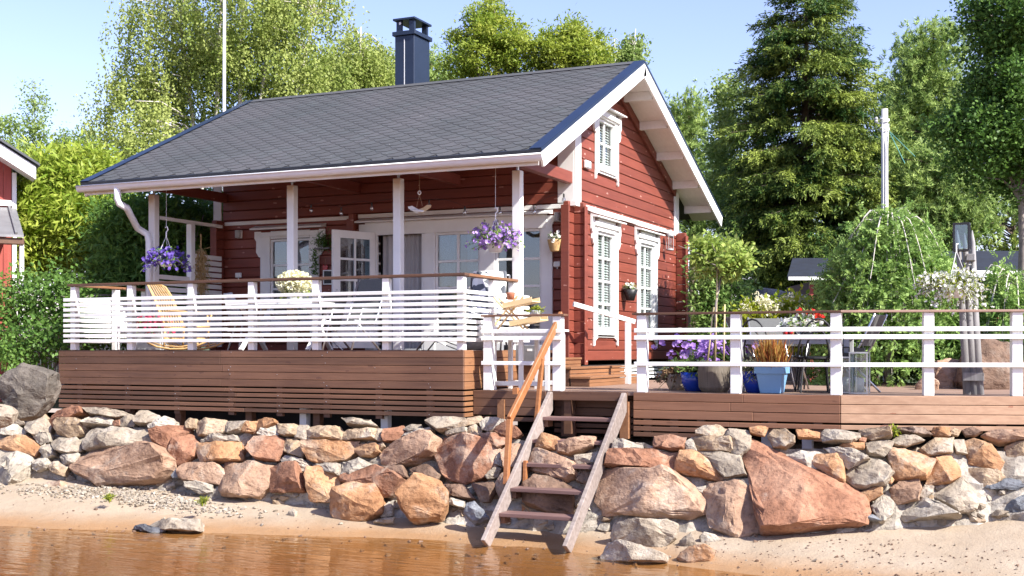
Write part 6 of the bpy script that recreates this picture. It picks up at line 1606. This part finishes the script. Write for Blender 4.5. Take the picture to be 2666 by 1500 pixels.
# wicker pot with the standard tree
c = gp(1860, 15.62); T_ = thing('wicker_planter', 'tall dark wicker planter holding a round-headed standard tree', 'planter')
pot(T_, tuple(c), [(.155, 0), (.20, .06), (.215, .25), (.195, .40)], wood('dark_wicker', (.075,.06,.045), (.17,.14,.11), 'Z', .7, .1, grain=2.5), 'basket', 28, 16); settle(T_, tuple(c))
T_ = thing('standard_tree', 'round-headed standard tree tied to three bamboo canes in the wicker planter', 'tree'); tc = PY(1880, 672, 15.75)
mb = MB(); mb.tube([tuple(c+Vector((0, 0, .36))), (c.x+.02, c.y, 2.9), (tc.x, tc.y, tc.z-.15)], [.018, .016, .014], 8); obj('trunk', mb, BARKG, T_, True)
pr_ = [((tc.x, tc.y, tc.z-.25), (tc.x+rng.normal()*.2, tc.y+rng.normal()*.2, tc.z+rng.normal()*.13), .01, .004) for _ in range(16)]; limbs('branch', pr_, BARKG, T_)
C = ell([((tc.x, tc.y, tc.z), (.40, .36, .27)), ((tc.x-.22, tc.y, tc.z+.10), (.2, .2, .2)), ((tc.x+.25, tc.y, tc.z-.03), (.22, .2, .2))], 100, .3); k = np.repeat(np.arange(100), 26); n = len(k)
P = C[k]+rng.normal(size=(n, 3))*.05; leaves('crown', P, rng.normal(size=(n, 3))+unit(P-C[k])*.6, .085*rng.uniform(.7, 1.2, n), .045, .5+.25*rng.normal(size=n), leafmat('grafted_leaf', (.20,.30,.06), (.42,.48,.14), .4), T_); settle(T_, tuple(c+Vector((0, 0, .36))))
for lab, u0, u1, vt in (('bamboo cane on the left of the standard tree stem', 1842, 1858, 800), ('tall middle bamboo cane in the wicker planter', 1862, 1868, 690), ('bamboo cane on the right of the standard tree stem', 1884, 1887, 793)):
    a, b = PY(u0, 945, 15.58), PY(u1, vt, 15.66); mb = MB(); mb.tube([tuple(a), tuple(a.lerp(b, .5)), tuple(b)], .011, 7); o = obj('bamboo_cane', mb, CANE, None, True); tag(o, lab, 'cane', 'canes in the wicker planter')
def potted(name, label, u, y, prof, m, cat='potted plant', bands=0, n=24):
    T_ = thing(name, label, cat); c = gp(u, y); pot(T_, tuple(c), prof, m, n=n, bands=bands); return T_, c+Vector((0, 0, prof[-1][1]-.02)), c
T_, t, c = potted('potted_flowers', 'cobalt blue pot of purple flowers between pale pot and wicker planter', 1808, 15.85, [(.12, 0), (.17, .12), (.19, .25)], BLUEP)
sprays(T_, tuple(t), 110, .42, 1.2, LSHR, FLP, 700, 0, .075, .03, droop=.25, upmin=.15); P = np.array(PY(1835, 905, 15.9))+rng.normal(size=(130, 3))*np.array([.26, .12, .09]); flowers('blossoms', P, .042, FLP, T_); settle(T_, tuple(c))
T_, t, c = potted('potted_shrub', 'pale pot with a withered brown leaved plant by the white plinth', 1762, 16.3, [(.10, 0), (.15, .10), (.17, .22)], solid('pale_clay', (.45,.38,.30), .8))
sprays(T_, tuple(t), 80, .34, .9, LBROW, FLW, 800, 0, .07, .035, droop=.5); sprays(T_, (t.x, t.y, t.z+.12), 30, .22, 1, LALD, FLW, 200, 0, .06, .03); settle(T_, tuple(c))
T_, t, c = potted('potted_shrub', 'cobalt blue pot with a pale silvery plant beside the light blue planter', 1968, 15.65, [(.12, 0), (.165, .13), (.18, .27)], BLUEP)
sprays(T_, tuple(t), 120, .34, .8, LSIL, FLW, 1100, 0, .07, .016, droop=.35); settle(T_, tuple(c))
c = gp(2010, 15.50); T_ = thing('square_planter', 'light blue square planter of red tipped ornamental grass', 'planter')
mb = MB(); h = .33; b0, b1 = .125, .165
mb.add([(-b0,-b0,0),(b0,-b0,0),(b0,b0,0),(-b0,b0,0),(-b1,-b1,h-.08),(b1,-b1,h-.08),(b1,b1,h-.08),(-b1,b1,h-.08)], [(3,2,1,0),(0,1,5,4),(1,2,6,5),(2,3,7,6),(3,0,4,7)])
mb.xf(Matrix.Translation(c)); obj('pot', mb, LBLUE, T_, bev=.006)
mb = MB(); 
for x0, x1, y0, y1 in ((-.185, .185, -.185, -.15), (-.185, .185, .15, .185), (-.185, -.15, -.149, .149), (.15, .185, -.149, .149)): mb.box(c.x+x0, c.x+x1, c.y+y0, c.y+y1, c.z+h-.08, c.z+h)
obj('rim', mb, LBLUE, T_); mb = MB(); mb.box(c.x-.15, c.x+.15, c.y-.15, c.y+.15, c.z+h-.05, c.z+h-.03); obj('soil', mb, SOIL, T_)
n = 420; P = np.array(c)+np.stack([rng.normal(size=n)*.07, rng.normal(size=n)*.07, np.full(n, h-.04)], 1); leaves('grass_blades', P, np.stack([rng.normal(size=n)*.22, rng.normal(size=n)*.22, np.ones(n)], 1), rng.uniform(.25, .50, n), .016, rng.random(n), GRR, T_); settle(T_, tuple(c))
# dining table and chairs
dt = thing('dining_table', 'dark topped outdoor dining table with grey legs behind the rail', 'table'); c = gp(2075, 16.35)
mb = MB(); mb.box(-.72, .72, -.42, .42, .70, .735); obj('tabletop', mb, DARK, dt, bev=.006)
for x, y in ((-.66, -.36), (.66, -.36), (-.66, .36), (.66, .36)):
    mb = MB(); mb.box(x-.035, x+.035, y-.035, y+.035, 0, .698); obj('leg', mb, GREYP, dt, bev=.004)
mb = MB(); mb.box(-.62, .62, -.38, -.35, .62, .698); obj('apron', mb, GREYP, dt); place(dt, c, R(5))
def fold_chair(label, u, y, rz):
    T_ = thing('folding_chair', label, 'chair', 'folding chairs at the dining table'); w = .24
    for s in (-1, 1):
        yy = s*w
        mb = MB(); mb.tube([(.26, yy, 0), (-.16, yy, .62), (-.34, yy, 1.0)], .014, 7); obj('rear_frame', mb, SILVER, T_, True)
        mb = MB(); mb.tube([(-.26, yy*.93, 0), (.20, yy*.93, .46)], .014, 7); obj('front_frame', mb, SILVER, T_, True)
    mb = MB(); mb.add([(.22, -w*.9, .46), (.22, w*.9, .46), (-.14, w*.9, .43), (-.14, -w*.9, .43)], [(0,1,2,3)]); o = obj('seat', mb, GREYF, T_); o.modifiers.new('t', 'SOLIDIFY').thickness = .015
    mb = MB(); mb.add([(-.15, -w, .60), (-.15, w, .60), (-.33, w, .99), (-.33, -w, .99)], [(0,1,2,3)]); o = obj('backrest', mb, GREYF, T_); o.modifiers.new('t', 'SOLIDIFY').thickness = .012
    c = gp(u, y); place(T_, c, rz); return T_
fold_chair('grey folding chair at the left end of the dining table', 1960, 16.45, R(25))
fold_chair('grey folding chair pulled up on the far side of the dining table', 2050, 17.1, R(-95))
fold_chair('second grey folding chair on the far left side of the dining table', 2010, 17.0, R(-60))
fold_chair('grey folding chair at the right end of the dining table behind the glass lanterns', 2225, 16.2, R(170))
def hoop_chair(label, u, y, rz):
    T_ = thing('hoop_chair', label, 'chair', 'black hoop backed chairs at the dining table')
    for r_, dz in ((.24, 0), (.15, 0)):
        mb = MB(); mb.tube([(-.20-.08*math.sin(a), r_*math.cos(a), .44+(.50 if r_ > .2 else .36)*math.sin(a)) for a in np.linspace(0, math.pi, 13)], .013, 6); obj('back_hoop', mb, BLACK, T_, True)
    mb = MB(); mb.lathe([(.20, .42), (.23, .435), (.23, .455), (.20, .46)], (0, 0, 0), 18); obj('seat', mb, BLACK, T_)
    for x, yy in ((.16, .16), (.16, -.16), (-.17, .16), (-.17, -.16)):
        mb = MB(); mb.tube([(x, yy, .43), (x*1.35, yy*1.3, 0)], .012, 6); obj('leg', mb, BLACK, T_)
    place(T_, gp(u, y), rz)
hoop_chair('black hoop backed chair at the near left of the dining table', 1985, 16.0, R(75))
hoop_chair('black hoop backed chair at the near right of the dining table', 2120, 16.0, R(110))
hoop_chair('black hoop backed chair on the far side of the dining table', 2125, 17.0, R(-90))
c = PY(2090, 862, 16.35); T_ = thing('potted_flowers', 'bowl of white and red flowers in the middle of the dining table', 'potted plant'); zt_ = LZ+.738
pot(T_, (c.x, c.y, zt_), [(.09, 0), (.15, .07), (.17, .12)], GREYP); sprays(T_, (c.x, c.y, zt_+.12), 90, .34, .8, LSHR, FLW, 500, 190, .06, .032, .040, .5); sprays(T_, (c.x+.05, c.y+.05, zt_+.18), 30, .30, 1.3, LSHR, FLR, 120, 40, .06, .03, .045, .2); settle(T_, (c.x, c.y, zt_))
for lab, u in (('red glass candle cup on the dining table', 2046), ('red glass candle cup beside its twin on the dining table', 2060)):
    c = PY(u, 870, 16.1); T_ = thing('candle_cup', lab, 'candle cup'); mb = MB(); mb.lathe([(.03, 0), (.035, .02), (.038, .09), (.034, .09), (.03, .03)], (c.x, c.y, zt_), 14); obj('cup', mb, REDP, T_, True); mb = MB(); mb.lathe([(.025, .03), (.025, .06)], (c.x, c.y, zt_), 10); obj('candle', mb, WHITEP, T_); settle(T_, (c.x, c.y, zt_))
# glass lanterns
def lantern(label, p, w, h):
    T_ = thing('glass_lantern', label, 'lantern', 'glass lanterns on the deck'); x, y, z = p
    for i, j in ((-1,-1), (1,-1), (1,1), (-1,1)):
        mb = MB(); mb.box(x+i*w/2-.008, x+i*w/2+.008, y+j*w/2-.008, y+j*w/2+.008, z, z+h); obj('frame_post', mb, SILVER, T_)
    for i, j, a, b in ((0,-1,w/2-.009,.002), (0,1,w/2-.009,.002), (-1,0,.002,w/2-.009), (1,0,.002,w/2-.009)):
        mb = MB(); mb.box(x+i*w/2-a, x+i*w/2+a, y+j*w/2-b, y+j*w/2+b, z+.02, z+h-.01); obj('pane', mb, GLASS2, T_)
    mb = MB(); mb.box(x-w/2-.01, x+w/2+.01, y-w/2-.01, y+w/2+.01, z+h, z+h+.02); mb.box(x-w/2-.005, x+w/2+.005, y-w/2-.005, y+w/2+.005, z-.0, z+.018); obj('cap', mb, SILVER, T_)
    mb = MB(); mb.box(x-w*.3, x+w*.3, y-w*.3, y+w*.3, z+h+.021, z+h+.07); mb.tube([(x-.04, y, z+h+.07), (x-.04, y, z+h+.14), (x+.04, y, z+h+.14), (x+.04, y, z+h+.07)], .008, 6); obj('chimney_cap', mb, BLACK, T_)
    mb = MB(); mb.lathe([(.055, .02), (.055, .19), (.02, .2)], (x, y, z), 14); obj('candle', mb, WHITEP, T_, True); settle(T_, p)
lantern('tall glass lantern with a white candle right of the corner post', tuple(gp(2238, 15.75)), .21, .50)
lantern('shorter glass lantern half behind the corner post', tuple(gp(2203, 16.0)), .22, .44)
# weathered post bundle with the black lantern frame and a hanging basket
wp = thing('lantern_post', 'bundle of weathered grey poles rising behind the right rail', 'post')
Yp = 16.0
for i, (ut, vt, ub, vb) in enumerate(((2492, 600, 2521, 1018), (2511, 608, 2536, 1018), (2531, 600, 2553, 1018))):
    a, b = PY(ub, vb, Yp+.02*i), PY(ut, vt, Yp+.12+.02*i); a.z = LZ-.2
    mb = MB(); mb.tube([tuple(a), tuple(a.lerp(b, .5)+Vector((rng.normal()*.01, 0, 0))), tuple(a.lerp(b, .93)), tuple(b)], [.055, .045, .03, .006], 9); obj('pole', mb, GREYZ, wp, True)
a, b = PY(2507, 981, Yp-.07), PY(2562, 981, Yp-.07); mb = MB(); mb.box(a.x, b.x, Yp-.085, Yp-.055, a.z-.05, a.z+.05); obj('cross_board', mb, GREYZ, wp, bev=.004)
a, b = PY(2516, 672, Yp-.02), PY(2540, 672, Yp+.14); mb = MB(); mb.box(a.x, b.x, Yp-.02, Yp+.2, a.z-.03, a.z+.05); obj('bracket', mb, GREYZ, wp, bev=.004)
settle(wp, (PY(2540, 912, Yp).x, Yp, LZ))
c = PY(2504, 650, Yp-.06); T_ = thing('candle_lantern', 'black framed square lantern on top of the weathered poles', 'lantern'); w_, h = .085, .30
mb = MB()
for i, j in ((-1,-1), (1,-1), (1,1), (-1,1)): mb.box(c.x+i*w_-.012, c.x+i*w_+.012, c.y+j*w_-.012, c.y+j*w_+.012, c.z, c.z+h)
mb.box(c.x-w_-.012, c.x+w_+.012, c.y-w_-.012, c.y+w_+.012, c.z+h, c.z+h+.022); mb.box(c.x-w_-.012, c.x+w_+.012, c.y-w_-.012, c.y+w_+.012, c.z-.02, c.z-.001); obj('frame', mb, BLACK, T_)
mb = MB(); mb.box(c.x-w_+.014, c.x+w_-.014, c.y-w_-.003, c.y-w_+.003, c.z+.004, c.z+h-.004); obj('pane', mb, GLASS, T_); settle(T_, (c.x, c.y, c.z-.02))
c = PY(2490, 765, Yp-.25); T_ = thing('hanging_basket', 'white hanging basket overflowing with white flowers on the weathered poles', 'hanging basket')
pot(T_, (c.x, c.y, c.z-.05), [(.10, 0), (.14, .08), (.16, .15)], WHITEP)
mb = MB(); top = (c.x+.02, c.y+.2, c.z+.62)
for a in (0, 2.1, 4.2): mb.tube([(c.x+.15*math.cos(a), c.y+.15*math.sin(a), c.z+.1), (c.x, c.y, c.z+.52)], .005, 4)
mb.tube([(c.x, c.y, c.z+.5), (c.x, c.y, c.z+.6), top], .009, 5); obj('hanger', mb, WHITEP, T_)
sprays(T_, (c.x, c.y, c.z+.12), 130, .44, .30, LYEL, FLW, 1300, 480, .05, .018, .024, .5); sprays(T_, (c.x-.25, c.y, c.z+.14), 60, .28, .5, LYEL, FLW, 400, 240, .05, .018, .024, .4); settle(T_, tuple(c))
# tufts on the beach and in the wall
for lab, u, v, a_, b_ in (('small green tuft growing on the sand at the left', 282, 1303, 12.9, 0), ('yellow green tuft on the sand left of the orange blocks', 528, 1312, 12.95, 0), ('green seedling growing out of the wall under the right deck', 2328, 1130, 13.8, .6), ('pale green shrublet beside the rounded grey boulder', 5, 1035, 14.9, 0)):
    c = plane_pt(u, v, a_, b_); T_ = thing('plant_tuft', lab, 'plant'); sprays(T_, tuple(c), 24, .13 if u > 100 else .3, 1.6, LYEL, FLW, 120, 0, .06, .014, .03, .2); settle(T_, tuple(c))
